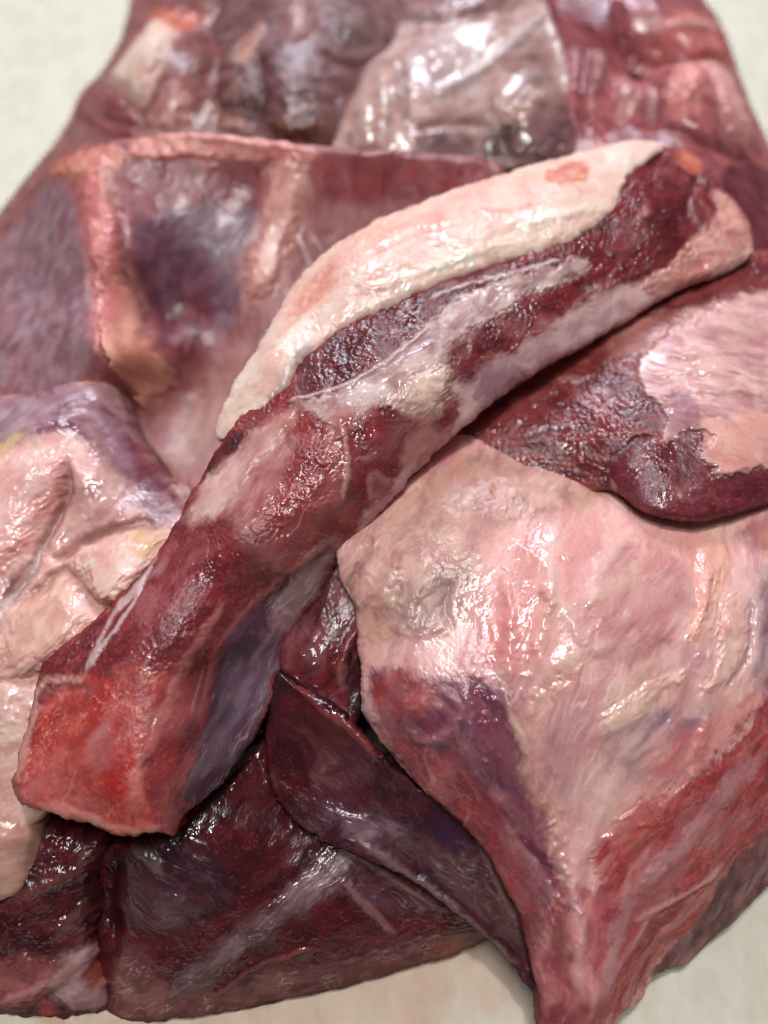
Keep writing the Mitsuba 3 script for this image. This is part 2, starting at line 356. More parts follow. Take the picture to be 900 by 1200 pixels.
body('back_left_joint', {"label": "blurred brown membrane and pale knuckle at the far left edge of the heap", "cat": "meat", "seed": 2, "s": 0.9, "R": 7, "thick": 22, "kind": "membrane", "color": [[150, 96, 92], [118, 70, 68], [170, 120, 112]], "part": "membrane", "ang": 60, "amp": 2.0,
  "outline": [[-237.9, 131.1], [-229.9, 181.4], [-211.0, 213.6], [-201.5, 250.5], [-201.1, 276.4], [-182.2, 284.3], [-174.6, 307.6], [-174.1, 345.4], [-175.9, 407.4], [-82.2, 361.8], [-77.2, 278.1], [-77.9, 211.8], [-113.3, 205.0], [-165.1, 183.9], [-184.6, 121.5]],
  "patches": [
    {"poly": [[-173.1, 269.0], [-153.5, 271.1], [-152.1, 296.3], [-146.9, 317.5], [-131.7, 318.2], [-124.3, 297.7], [-123.3, 256.2], [-129.7, 235.4], [-138.3, 230.5], [-157.3, 247.7]], "color": [[236, 204, 188], [222, 176, 160], [242, 220, 206]], "kind": "bone", "part": "knuckle", "feather": 2.0, "proud": 5, "dome": 7, "alpha": 1}, 
    {"poly": [[-197.8, 270.7], [-181.3, 271.7], [-148.7, 238.0], [-135.7, 221.3], [-137.8, 206.6], [-162.4, 216.6], [-194.6, 245.3]], "color": [[150, 84, 83], [120, 61, 64]], "kind": "slick", "part": None, "feather": 2.0, "proud": 4, "dome": 7}, 
    {"poly": [[-121.3, 289.0], [-112.1, 306.8], [-99.7, 276.0], [-99.4, 242.4], [-109.9, 243.5]], "color": [[140, 90, 88], [110, 66, 66]], "kind": "slick", "part": None, "feather": 2.0, "proud": 5, "dome": 8}, 
    {"poly": [[-117.5, 244.7], [-108.0, 230.3], [-110.5, 213.8], [-128.3, 209.0], [-137.0, 218.7], [-126.9, 229.8]], "color": [[206, 156, 146], [178, 122, 116]], "kind": "fat", "part": None, "feather": 2.5, "proud": 4, "dome": 8}, 
    {"poly": [[-158.1, 328.4], [-126.4, 318.4], [-112.4, 310.4], [-122.2, 293.9], [-142.7, 306.6]], "color": [[206, 110, 84], [186, 96, 80]], "kind": "fat", "part": None, "feather": 2, "proud": 0.5}],
  "strokes": [
    {"line": [[-168.8, 233.9], [-145.2, 217.8], [-131.4, 215.0]], "width": 3, "h": -2.5, "color": [96, 52, 50], "alpha": 0.5}, 
    {"line": [[-119.4, 238.8], [-124.3, 224.7], [-131.4, 215.0]], "width": 3, "h": -2, "color": [110, 64, 60], "alpha": 0.5}],
  "ctrl": [[-234.1, 129.0, -136.5], [-226.4, 178.6, -162.9], [-195.3, 237.6, -188.6], [-179.6, 280.3, -205.7], [-173.5, 347.1, -241.2], [-169.5, 399.5, -269.0], [-132.6, 270.1, -150.4], [-115.6, 294.1, -185.8], [-119.2, 233.7, -135.6], [-94.8, 243.0, -145.1], [-76.7, 208.5, -138.0], [-110.7, 216.5, -140.0], [-164.4, 187.9, -128.2], [-115.9, 358.6, -213.3], [-147.6, 231.2, -151.3]]})
body('back_muscle', {"label": "dark mauve glossy lump of muscle at the far end, left of the shiny membrane", "cat": "meat", "seed": 3, "s": 0.9, "R": 10, "thick": 25, "amp": 0.8, "kind": "grain", "color": [[128, 88, 87], [94, 57, 59], [160, 124, 122]], "part": "muscle",
  "outline": [[-110.3, 201.0], [-112.5, 263.2], [-106.8, 304.3], [-103.4, 367.5], [17.5, 384.8], [27.3, 316.8], [2.6, 266.4], [-12.3, 235.9], [-16.7, 196.0]],
  "patches": [
    {"poly": [[-63.5, 302.1], [-51.2, 312.5], [-39.2, 299.2], [-36.8, 279.8], [-47.8, 260.4], [-57.7, 264.6]], "color": [[186, 145, 143], [160, 112, 114]], "kind": "slick", "part": "pale_lump", "feather": 2.5, "proud": 6, "dome": 10}, 
    {"poly": [[-32.3, 288.5], [-5.2, 306.9], [-2.5, 278.7], [-24.3, 259.5]], "color": [[130, 104, 98], [104, 80, 76]], "kind": "slick", "part": None, "feather": 2.5, "proud": 5, "dome": 9}, 
    {"poly": [[-96.8, 217.7], [-93.5, 261.1], [-82.3, 276.9], [-67.6, 290.6], [-70.7, 268.3], [-80.0, 252.2], [-81.5, 230.1], [-75.9, 208.7]], "color": [[206, 160, 142], [180, 130, 118]], "kind": "fat", "part": "fat_strand", "feather": 1.8, "proud": 2.0}, 
    {"poly": [[-63.3, 215.6], [-46.4, 218.3], [-28.1, 215.8], [-30.3, 202.9], [-60.9, 203.7]], "color": [[112, 66, 50], [92, 54, 46]], "kind": "slick", "part": None, "feather": 2, "proud": 4, "dome": 7}, 
    {"poly": [[-101.3, 242.2], [-100.9, 267.5], [-86.9, 268.2], [-71.6, 245.9], [-70.9, 222.0], [-86.3, 215.6]], "color": [[120, 78, 77], [90, 51, 54]], "kind": "slick", "part": None, "feather": 2, "proud": 5, "dome": 9}],
  "strokes": [
    {"line": [[-109.7, 292.6], [-98.4, 253.5], [-102.6, 224.7]], "width": 4, "h": -3, "color": [92, 52, 56], "alpha": 0.6}, 
    {"line": [[-49.2, 241.3], [-33.0, 238.4], [-23.9, 244.2]], "width": 3, "h": 1.5, "color": None}, 
    {"line": [[-55.8, 228.0], [-42.0, 230.9], [-26.0, 231.0]], "width": 3, "h": 1.5, "color": None}, 
    {"line": [[-116.9, 280.6], [-107.8, 277.1], [-95.8, 282.9]], "width": 3, "h": 1.5, "color": None}, 
    {"line": [[-72.8, 262.1], [-65.9, 235.5], [-70.9, 212.6]], "width": 4, "h": -5, "color": [60, 32, 34], "alpha": 0.5},  # this and the next two: grooves with the shade of gaps painted in
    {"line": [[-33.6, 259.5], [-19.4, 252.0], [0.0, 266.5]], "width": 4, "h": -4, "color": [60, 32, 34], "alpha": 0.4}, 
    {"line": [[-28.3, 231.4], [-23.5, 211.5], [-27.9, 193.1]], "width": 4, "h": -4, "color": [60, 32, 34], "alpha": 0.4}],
  "ctrl": [[-107.9, 196.7, -138.6], [-110.2, 257.8, -165.4], [-101.5, 360.8, -225.8], [17.2, 377.8, -234.8], [2.5, 260.9, -161.4], [-16.4, 197.0, -127.4], [-62.2, 258.5, -137.4], [-55.8, 228.0, -123.5], [-24.7, 276.2, -152.5], [-46.0, 312.0, -171.6], [-70.9, 207.8, -130.9]]})
body('membrane_joint', {"label": "shiny peach membrane with white glare at the far middle of the heap", "cat": "meat", "seed": 4, "s": 0.8, "R": 6, "thick": 25, "kind": "slick", "color": [[222, 188, 178], [188, 144, 138], [236, 212, 206]], "part": "membrane", "ang": 35, "amp": 0.7, "finish": "glossy_film",
  "outline": [[-35.1, 184.9], [-26.2, 209.6], [-18.7, 240.5], [-10.9, 262.1], [4.9, 268.7], [10.5, 310.5], [16.9, 371.4], [95.7, 371.4], [98.1, 296.5], [106.9, 263.5], [113.4, 229.7], [117.1, 184.9]],
  "patches": [
    {"poly": [[12.8, 231.7], [15.4, 265.2], [33.7, 270.2], [52.9, 255.1], [54.1, 235.6], [36.7, 221.2], [20.4, 218.9]], "color": [[226, 200, 196], [204, 168, 166]], "kind": "wax", "part": "pale_lump", "feather": 2, "proud": 1.5, "dome": 13}, 
    {"poly": [[-23.0, 190.5], [-21.8, 232.1], [-12.2, 257.1], [3.8, 250.6], [5.4, 211.8], [2.2, 184.6]], "color": [[216, 176, 162], [190, 146, 136]], "kind": "slick", "part": "fat_ridge", "feather": 2, "proud": 3, "dome": 9}, 
    {"poly": [[64.4, 188.6], [63.9, 212.9], [74.8, 231.4], [95.7, 244.2], [108.4, 225.5], [108.7, 190.4]], "color": [[190, 144, 130], [160, 116, 108]], "kind": "slick", "part": None, "feather": 2, "proud": 5, "dome": 10}, 
    {"poly": [[2.5, 290.2], [16.0, 330.3], [55.1, 305.6], [84.4, 332.3], [74.5, 293.1], [33.9, 275.0]], "color": [[196, 160, 160], [166, 129, 129]], "kind": "slick", "part": "membrane_fold", "feather": 2, "proud": 5, "dome": 8}, 
    {"poly": [[13.4, 194.1], [31.8, 205.2], [50.7, 202.9], [50.6, 190.9], [17.8, 185.2]], "color": [[130, 98, 102], [104, 71, 77]], "kind": "slick", "part": None, "feather": 2.5}, 
    {"poly": [[55.4, 207.9], [69.4, 212.8], [73.8, 195.9], [59.7, 186.0], [50.7, 193.5]], "color": [[96, 70, 58], [74, 50, 44]], "kind": "grain", "part": None, "feather": 2}, 
    {"poly": [[5.1, 294.0], [53.0, 274.5], [86.0, 300.9], [78.6, 330.2], [10.8, 341.8]], "color": [[176, 124, 120], [150, 104, 104]], "kind": "slick", "part": None, "feather": 3}, 
    {"poly": [[76.4, 257.9], [89.4, 275.0], [95.7, 244.2], [89.3, 230.2], [70.4, 237.0]], "color": [[164, 124, 118], [140, 100, 96]], "kind": "slick", "part": None, "feather": 2.5}, 
    {"poly": [[74.0, 212.7], [99.8, 228.1], [114.7, 215.1], [110.9, 184.8], [69.0, 188.5]], "color": [[140, 102, 103], [108, 71, 76]], "kind": "slick", "part": None, "feather": 2.5}],
  "strokes": [
    {"line": [[25.1, 222.8], [44.1, 234.5], [71.6, 260.0], [96.2, 296.3]], "width": 4, "h": 3.0, "color": [222, 206, 204], "alpha": 0.5}, 
    {"line": [[-10.5, 244.3], [-11.5, 212.4], [-9.0, 189.0]], "width": 4, "h": 2.0, "color": [220, 200, 190], "alpha": 0.4}, 
    {"line": [[0.0, 245.6], [0.9, 212.6], [-0.9, 187.3]], "width": 4, "h": 2.2, "color": [220, 200, 190], "alpha": 0.4}, 
    {"line": [[23.6, 254.4], [32.6, 244.4], [25.2, 229.4]], "width": 6, "h": 2.5, "color": None}, 
    {"line": [[95.7, 292.2], [103.1, 252.8], [107.9, 219.5]], "width": 3, "h": 2.0, "color": [205, 190, 180], "alpha": 0.5}, 
    {"line": [[67.5, 225.7], [77.5, 237.3], [90.9, 248.9]], "width": 4, "h": 2, "color": [214, 196, 192], "alpha": 0.5}, 
    {"line": [[43.8, 282.5], [73.7, 285.0], [98.0, 309.4]], "width": 4, "h": -1.5, "color": None}, 
    {"line": [[8.5, 250.6], [10.0, 222.7], [13.4, 201.4]], "width": 3.5, "h": -4, "color": [110, 72, 70], "alpha": 0.5},  # three grooves from here are coloured dark to stand for shaded gaps
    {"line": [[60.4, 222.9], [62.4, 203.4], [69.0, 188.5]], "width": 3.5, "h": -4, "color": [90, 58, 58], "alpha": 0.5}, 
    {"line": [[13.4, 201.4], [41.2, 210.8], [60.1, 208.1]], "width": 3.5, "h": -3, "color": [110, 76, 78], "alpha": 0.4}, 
    {"line": [[10.3, 301.7], [25.0, 290.7], [49.6, 297.6]], "width": 4, "h": 2, "color": None}],
  "ctrl": [[-34.6, 182.3, -119.6], [-18.4, 237.2, -143.1], [10.4, 306.6, -180.0], [16.7, 366.9, -217.7], [94.5, 366.9, -217.7], [111.8, 226.5, -140.8], [115.4, 182.3, -119.6], [23.6, 254.4, -129.6], [22.8, 223.7, -114.4], [46.8, 243.1, -125.9], [36.5, 205.1, -113.6], [71.3, 256.8, -134.3], [70.3, 234.2, -126.8], [83.7, 223.2, -123.2], [-4.7, 232.7, -123.8], [-4.5, 203.1, -109.1], [55.8, 314.6, -167.3], [50.7, 193.5, -118.7]]})
body('back_right_joint', {"label": "folded pink and red joint with a dark hollow at the far right of the heap", "cat": "meat", "seed": 5, "s": 0.9, "R": 8, "thick": 30, "kind": "slick", "color": [[166, 92, 92], [126, 61, 68], [196, 136, 132]], "part": "muscle", "ang": -60,
  "outline": [[88.4, 119.4], [92.5, 189.7], [103.1, 230.2], [101.7, 310.5], [103.1, 378.1], [206.2, 388.9], [207.1, 334.0], [222.9, 320.3], [224.4, 283.2], [226.0, 252.3], [226.3, 230.4], [230.1, 197.9], [237.0, 125.5], [196.3, 96.0], [148.2, 93.2]],
  "patches": [
    {"poly": [[100.1, 305.5], [122.3, 324.3], [140.4, 311.9], [140.0, 282.0], [132.0, 269.1], [114.0, 270.1], [104.6, 244.8]], "color": [[122, 55, 56], [98, 39, 44]], "kind": "slick", "part": "dark_muscle", "feather": 2.5}, 
    {"poly": [[160.5, 264.3], [171.3, 266.7], [179.9, 255.3], [177.2, 231.5], [157.3, 202.2], [153.3, 221.8]], "color": [[224, 154, 146], [200, 118, 112]], "kind": "fat", "part": "fat_fold", "feather": 2.5, "proud": 5, "dome": 9, "alpha": 1}, 
    {"poly": [[162.3, 294.1], [205.2, 313.2], [219.7, 289.4], [205.8, 270.1], [172.6, 271.3], [157.0, 276.5]], "color": [[206, 124, 114], [176, 88, 86]], "kind": "slick", "part": None, "feather": 2.5, "proud": 5, "dome": 8}, 
    {"poly": [[144.7, 262.9], [153.4, 265.2], [158.9, 250.7], [156.4, 241.0], [151.2, 244.3], [146.2, 254.9]], "color": [[40, 26, 24], [26, 18, 18]], "kind": "slick", "part": "hollow", "feather": 1.5, "proud": -9, "alpha": 1},  # near-black colour carries the shade inside the gap
    {"poly": [[112.9, 262.5], [126.6, 270.6], [133.6, 261.8], [122.8, 236.0], [112.0, 238.2]], "color": [[180, 131, 129], [150, 98, 100]], "kind": "slick", "part": None, "feather": 2, "proud": 5, "dome": 7}, 
    {"poly": [[128.8, 248.2], [144.5, 256.1], [137.8, 220.1], [128.1, 211.9]], "color": [[206, 150, 142], [176, 112, 110]], "kind": "fat", "part": None, "feather": 2, "proud": 4, "dome": 6}, 
    {"poly": [[180.0, 266.4], [205.8, 270.1], [212.0, 236.1], [207.9, 210.3], [183.7, 197.5], [178.9, 226.0]], "color": [[220, 164, 158], [192, 124, 122]], "kind": "fat", "part": None, "feather": 2.5, "proud": 4, "dome": 8, "alpha": 1}, 
    {"poly": [[174.2, 183.2], [217.0, 197.7], [224.4, 158.9], [216.4, 106.0], [174.6, 110.7], [168.7, 147.1]], "color": [[113, 51, 58], [86, 33, 42]], "kind": "slick", "part": None, "feather": 3}],
  "strokes": [
    {"line": [[158.3, 286.5], [177.4, 287.9], [211.9, 299.3]], "width": 3.5, "h": 2.2, "color": [214, 170, 164], "alpha": 0.6}, 
    {"line": [[154.7, 274.5], [170.5, 264.1], [199.3, 272.9]], "width": 3, "h": -2.2, "color": [110, 40, 44], "alpha": 0.6}, 
    {"line": [[157.1, 261.8], [156.8, 240.1], [148.3, 216.5]], "width": 4, "h": 2, "color": None}, 
    {"line": [[118.2, 266.1], [108.6, 231.5], [112.0, 210.0]], "width": 3.5, "h": -4, "color": [90, 40, 42], "alpha": 0.4},  # from here three dark grooves, gap shade put into the colour
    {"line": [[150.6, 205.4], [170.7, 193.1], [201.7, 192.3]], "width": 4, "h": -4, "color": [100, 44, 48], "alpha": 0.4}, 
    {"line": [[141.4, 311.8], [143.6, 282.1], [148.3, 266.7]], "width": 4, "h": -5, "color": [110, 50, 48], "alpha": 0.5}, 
    {"line": [[145.9, 237.4], [146.2, 222.9], [144.4, 209.6]], "width": 3, "h": 2, "color": [200, 160, 156], "alpha": 0.5}],
  "ctrl": [[86.7, 117.1, -90.6], [90.8, 186.3, -124.0], [100.1, 305.5, -187.3], [101.5, 372.3, -226.3], [203.2, 383.2, -243.4], [219.4, 315.4, -213.0], [222.3, 248.1, -177.2], [231.3, 160.5, -130.7], [223.6, 111.8, -104.7], [145.2, 91.3, -71.2], [123.4, 266.6, -153.1], [113.7, 232.2, -132.5], [155.9, 258.1, -171.2], [161.5, 247.0, -133.6], [158.6, 208.4, -110.8], [188.9, 193.5, -118.7], [136.7, 212.1, -129.7], [168.7, 147.1, -89.5], [167.7, 294.7, -168.0], [121.3, 179.7, -106.9]]})
body('hollow_cut', {"label": "bowl-shaped purple and red cut with a pale rim standing behind the strip, at left", "cat": "meat", "seed": 6, "s": 0.75, "R": 5, "thick": 24, "finish": "damp", "kind": "slick", "color": [[158, 92, 91], [132, 67, 70], [186, 128, 124]], "part": "muscle", "ang": 80, "amp": 0.7,
  "outline": [[-200.7, 49.2], [-224.6, 123.7], [-208.3, 143.5], [-195.4, 169.8], [-174.9, 179.3], [-155.3, 183.3], [-133.0, 186.6], [-100.1, 189.1], [-63.6, 185.2], [-33.7, 179.3], [0.0, 177.2], [29.7, 177.3], [53.2, 175.3], [63.1, 168.4], [59.9, 158.3], [21.8, 130.5], [-8.6, 85.5], [-19.9, 0.0], [-85.4, -15.5], [-117.3, 0.0], [-152.5, 39.1]],
  "patches": [
    {"poly": [[-233.6, 140.1], [-197.7, 156.3], [-169.8, 172.0], [-151.6, 155.8], [-139.8, 121.6], [-129.5, 85.1], [-125.0, 64.4], [-138.1, 57.5], [-204.0, 53.1]], "color": [[156, 122, 130], [124, 88, 97], [188, 159, 159]], "kind": "membrane", "part": "outer_wall", "feather": 2.0, "ang": 75}, 
    {"poly": [[-129.7, 167.4], [-122.5, 180.7], [-88.3, 180.0], [-56.9, 172.8], [-54.1, 158.5], [-63.7, 144.3], [-82.7, 143.4], [-104.9, 146.9], [-119.4, 135.9], [-127.2, 148.7]], "color": [[132, 53, 56], [105, 37, 44], [176, 106, 106]], "kind": "cut", "part": "lean", "feather": 2.5, "amp": 1.0}, 
    {"poly": [[-122.9, 135.1], [-118.2, 143.0], [-100.8, 151.3], [-80.0, 153.1], [-59.4, 152.9], [-63.4, 126.8], [-70.0, 101.8], [-86.5, 82.2], [-102.2, 83.4], [-113.8, 101.2], [-119.8, 114.9]], "color": [[122, 78, 93], [92, 51, 67], [144, 104, 116]], "kind": "membrane", "part": "hollow", "feather": 3.0, "ang": 60, "alpha": 1}, 
    {"poly": [[-112.2, 101.6], [-96.0, 110.9], [-82.9, 99.9], [-88.3, 75.7], [-101.8, 74.8]], "color": [[113, 39, 46], [86, 27, 36]], "kind": "cut", "part": None, "feather": 3}, 
    {"poly": [[-58.1, 174.7], [-36.6, 174.0], [-37.9, 155.8], [-44.1, 135.6], [-50.7, 114.1], [-67.8, 97.5], [-69.8, 122.7], [-58.5, 148.4]], "color": [[222, 168, 154], [204, 142, 132]], "kind": "bone", "part": "rib", "feather": 4, "ang": 85, "proud": 2.6, "dome": 6, "alpha": 1, "finish": "wet_fat"}, 
    {"poly": [[-39.6, 173.0], [0.0, 171.5], [46.2, 170.2], [54.7, 166.2], [29.7, 158.9], [4.3, 154.0], [-21.3, 151.3], [-35.8, 157.8]], "color": [[154, 65, 68], [132, 51, 58]], "kind": "cut", "part": "far_wall", "feather": 2.0}, 
    {"poly": [[-33.7, 156.0], [-12.8, 153.8], [12.8, 155.6], [21.4, 149.5], [-8.6, 142.2], [-29.9, 128.3], [-42.4, 131.5]], "color": [[176, 120, 120], [156, 98, 97]], "kind": "membrane", "part": None, "feather": 3}, 
    {"poly": [[-132.4, 107.7], [-127.8, 120.5], [-122.0, 109.8], [-115.1, 88.4], [-105.2, 74.3], [-102.3, 64.7], [-110.2, 53.1], [-115.3, 48.5], [-117.3, 57.7], [-123.5, 72.2]], "color": [[224, 164, 136], [212, 140, 118], [232, 190, 166]], "kind": "bone", "part": "bone_tip", "feather": 1.4, "ang": -70, "proud": 3.0}, 
    {"poly": [[-150.7, 162.0], [-139.2, 171.9], [-127.7, 153.4], [-123.5, 117.4], [-121.9, 68.1], [-130.8, 72.7], [-138.3, 121.3]], "color": [[210, 136, 126], [188, 106, 104]], "kind": "fat", "part": "ridge", "feather": 2.4, "ang": 85, "proud": 1.6, "dome": 4, "alpha": 1}, 
    {"poly": [[-170.6, 177.6], [-148.3, 180.1], [-131.1, 182.7], [-126.2, 172.4], [-137.4, 164.5], [-152.0, 166.7], [-170.1, 170.1]], "color": [[216, 150, 124], [200, 120, 106]], "kind": "fat", "part": "rim", "feather": 1.8, "proud": 1.0}, 
    {"poly": [[-126.9, 184.9], [-98.7, 189.0], [-62.6, 184.5], [-32.3, 178.3], [-32.6, 169.5], [-63.4, 173.4], [-96.8, 175.9], [-126.2, 172.4]], "color": [[226, 160, 148], [208, 130, 122]], "kind": "fat", "part": "rim", "feather": 1.6, "proud": 1.2, "alpha": 1}, 
    {"poly": [[-115.4, 43.8], [-96.5, 62.9], [-67.6, 84.5], [-46.4, 92.9], [-49.2, 53.3], [-80.0, 16.0], [-103.0, 15.8]], "color": [[172, 122, 118], [146, 96, 95], [196, 150, 142]], "kind": "membrane", "part": None, "feather": 5, "ang": 50}, 
    {"poly": [[-103.9, 54.0], [-84.2, 71.5], [-74.7, 49.8], [-91.7, 16.0], [-104.0, 24.0]], "color": [[176, 136, 124], [152, 110, 102]], "kind": "membrane", "part": None, "feather": 3.5}],
  "strokes": [
    {"line": [[-135.3, 164.5], [-127.4, 143.9], [-122.0, 109.8], [-111.1, 76.7]], "width": 3, "h": -2.0, "color": [120, 84, 86], "alpha": 0.5}, 
    {"line": [[-118.2, 31.5], [-110.1, 21.8], [-98.8, 11.9], [-89.9, 7.9]], "width": 1.6, "h": 1.6, "color": [190, 178, 184], "alpha": 0.9, "warp": 0.1}, 
    {"line": [[-118.6, 57.4], [-119.5, 39.3], [-111.1, 24.6], [-99.0, 13.5]], "width": 4, "h": -4, "color": [84, 40, 48], "alpha": 0.8, "warp": 0.2}, 
    {"line": [[-117.6, 123.8], [-112.2, 101.6], [-101.8, 74.8]], "width": 4, "h": -2, "color": [92, 48, 60], "alpha": 0.6}, 
    {"line": [[-98.7, 186.5], [-62.9, 179.6], [-32.4, 174.6]], "width": 2, "h": 1, "color": None}, 
    {"line": [[-41.6, 135.7], [-38.3, 127.6], [-35.0, 119.4]], "width": 2, "h": 1.5, "color": [200, 180, 178], "alpha": 0.7}, 
    {"line": [[-36.1, 138.2], [-32.0, 132.4], [-29.9, 128.3]], "width": 2, "h": 1.5, "color": [200, 180, 178], "alpha": 0.7}, 
    {"line": [[-138.6, 174.3], [-134.7, 159.6], [-130.0, 150.7]], "width": 4, "h": 2.0, "color": [222, 170, 160], "alpha": 0.6}, 
    {"line": [[-104.5, 69.7], [-101.1, 66.9]], "width": 3, "h": 1.8, "color": [220, 200, 190], "alpha": 0.8}],
  "ctrl": [[-197.9, 48.5, -59.7], [-221.7, 122.2, -110.3], [-193.0, 167.7, -117.5], [-172.6, 177.0, -94.1], [-131.2, 184.1, -79.8], [-98.7, 186.5, -76.5], [-62.7, 182.7, -74.5], [-33.2, 176.8, -71.4], [0.0, 174.8, -72.6], [52.5, 172.9, -76.1], [62.2, 166.1, -77.0], [-136.5, 157.2, -70.0], [-128.5, 120.4, -57.2], [-121.0, 85.9, -45.7], [-114.5, 64.9, -36.8], [-162.7, 112.6, -73.5], [-173.2, 80.6, -58.7], [-139.1, 69.5, -41.5], [-111.9, 118.2, -78.7], [-84.9, 114.7, -81.4], [-121.6, 159.3, -75.6], [-96.7, 155.6, -77.1], [-98.0, 119.3, -82.7], [-100.2, 83.5, -73.8], [-64.1, 162.4, -84.1], [-52.7, 156.1, -78.5], [-54.9, 118.2, -78.7], [-76.5, 93.4, -81.4], [-113.4, 92.4, -76.3], [-109.1, 61.8, -68.0], [-86.8, 41.3, -69.5], [-95.6, 15.9, -53.8], [-49.0, 49.0, -64.6], [-12.9, 146.2, -86.8], [0.0, 161.3, -81.3], [29.5, 164.5, -78.4], [-21.5, 120.3, -86.6], [-27.9, 15.9, -53.8], [-84.5, -11.5, -39.2]]})
body('lean_chunk', {"label": "dark red lean chunk with wrinkled pink skin, right of the diagonal strip", "cat": "meat", "seed": 8, "s": 0.5, "R": 4, "thick": 22, "kind": "grain", "color": [[128, 53, 52], [96, 33, 38], [168, 104, 96]], "part": "lean", "amp": 1.0, "fascia": 0.25,
  "outline": [[18.4, 14.7], [30.1, 37.6], [41.9, 49.5], [65.7, 65.7], [97.6, 85.9], [122.1, 100.4], [152.5, 116.4], [184.0, 126.8], [226.3, 134.1], [197.2, 14.6], [156.7, 2.8], [140.6, -0.7], [125.4, -4.7], [110.1, -2.7], [100.8, 0.7], [96.5, 6.9], [90.0, 9.9], [85.2, 3.6], [68.2, 7.2], [40.1, 9.1]],
  "patches": [
    {"poly": [[92.5, 82.8], [118.0, 86.8], [140.5, 90.3], [153.2, 95.8], [142.0, 82.2], [122.2, 74.1], [108.6, 66.3], [101.0, 71.1]], "color": [[186, 132, 120], [160, 100, 94]], "kind": "slick", "part": None, "feather": 2.0}, 
    {"poly": [[104.1, 60.3], [117.1, 74.3], [135.7, 85.9], [153.0, 94.8], [174.8, 101.8], [219.5, 112.8], [197.4, 19.9], [163.5, 18.1], [147.3, 17.1], [134.0, 12.9], [129.4, 13.5], [131.9, 17.7], [124.3, 20.4], [129.4, 25.7], [132.8, 32.8], [127.0, 32.8], [120.5, 30.3], [114.1, 28.2], [114.1, 32.8], [117.1, 39.0], [113.4, 47.8]], "color": [[224, 176, 166], [200, 146, 146], [236, 204, 194]], "kind": "wrinkle", "part": "skin", "feather": 1.0, "ang": -14, "proud": 1.2, "amp": 0.75}, 
    {"poly": [[115.0, 45.9], [123.8, 49.5], [129.5, 43.8], [125.9, 32.8], [118.6, 29.2], [113.7, 30.3]], "color": [[170, 124, 132], [150, 100, 108]], "kind": "membrane", "part": None, "feather": 1.6}, 
    {"poly": [[126.9, 27.4], [139.0, 38.2], [160.6, 42.3], [197.7, 40.3], [195.4, 21.7], [147.3, 17.8], [130.5, 13.6]], "color": [[228, 172, 156], [216, 150, 138]], "kind": "slick", "part": None, "feather": 1.6, "ang": -30}, 
    {"poly": [[88.8, 8.7], [95.1, 24.2], [106.6, 27.5], [120.3, 29.2], [128.9, 15.3], [155.2, 17.2], [195.2, 19.9], [192.5, 0.0], [123.6, -5.0], [98.0, 0.0]], "color": [[113, 41, 52], [88, 27, 38], [150, 86, 88]], "kind": "cut", "part": "rolled_edge", "feather": 1.4}, 
    {"poly": [[111.1, 10.1], [118.3, 13.5], [128.0, 6.7], [120.6, 2.7]], "color": [[170, 112, 114], [140, 71, 77]], "kind": None, "part": None, "feather": 2, "alpha": 0.6}, 
    {"poly": [[65.4, 69.2], [96.0, 82.6], [108.6, 74.9], [89.7, 65.4], [67.4, 56.2]], "color": [[150, 74, 66], [120, 55, 54]], "kind": "slick", "part": None, "feather": 2.5, "alpha": 0.7}],
  "strokes": [
    {"line": [[92.3, 5.2], [90.8, 13.9], [94.1, 22.5], [102.0, 29.4], [110.4, 30.3]], "width": 2.5, "h": -2.0, "color": [84, 24, 32], "alpha": 0.6}, 
    {"line": [[93.5, 6.9], [91.7, 13.8]], "width": 1.2, "h": 1.0, "color": [190, 150, 150], "alpha": 0.5}, 
    {"line": [[120.4, 65.7], [142.4, 69.4], [164.9, 67.8]], "width": 2.5, "h": 1.2, "color": None}, 
    {"line": [[112.0, 57.8], [136.6, 60.4], [161.7, 55.7]], "width": 2.5, "h": 1.2, "color": None}, 
    {"line": [[123.8, 49.5], [141.7, 51.4], [159.8, 47.9]], "width": 2.5, "h": 1.4, "color": None}, 
    {"line": [[95.3, 78.1], [89.4, 63.3], [98.8, 58.5]], "width": 2, "h": -1, "color": None}, 
    {"line": [[75.0, 60.0], [81.6, 57.5], [88.7, 59.2]], "width": 2, "h": 1.2, "color": [186, 130, 120], "alpha": 0.5}],
  "ctrl": [[18.1, 14.5, -16.8], [41.3, 48.8, -30.5], [64.9, 64.9, -36.8], [96.4, 84.8, -40.6], [150.7, 115.0, -52.1], [223.7, 132.6, -70.5], [194.6, 14.4, -14.5], [154.6, 2.7, 3.1], [123.7, -4.7, 12.7], [99.4, 0.7, 9.8], [87.3, 5.2, -2.8], [67.3, 7.1, -8.3], [39.6, 9.0, -13.8], [61.5, 36.2, -15.8], [85.4, 35.6, -9.9], [96.3, 20.6, 2.6], [147.7, 61.3, -14.4], [129.1, 73.8, -23.4], [119.2, 20.4, 6.1], [155.9, 27.7, -0.0], [169.0, 82.6, -30.3]]})
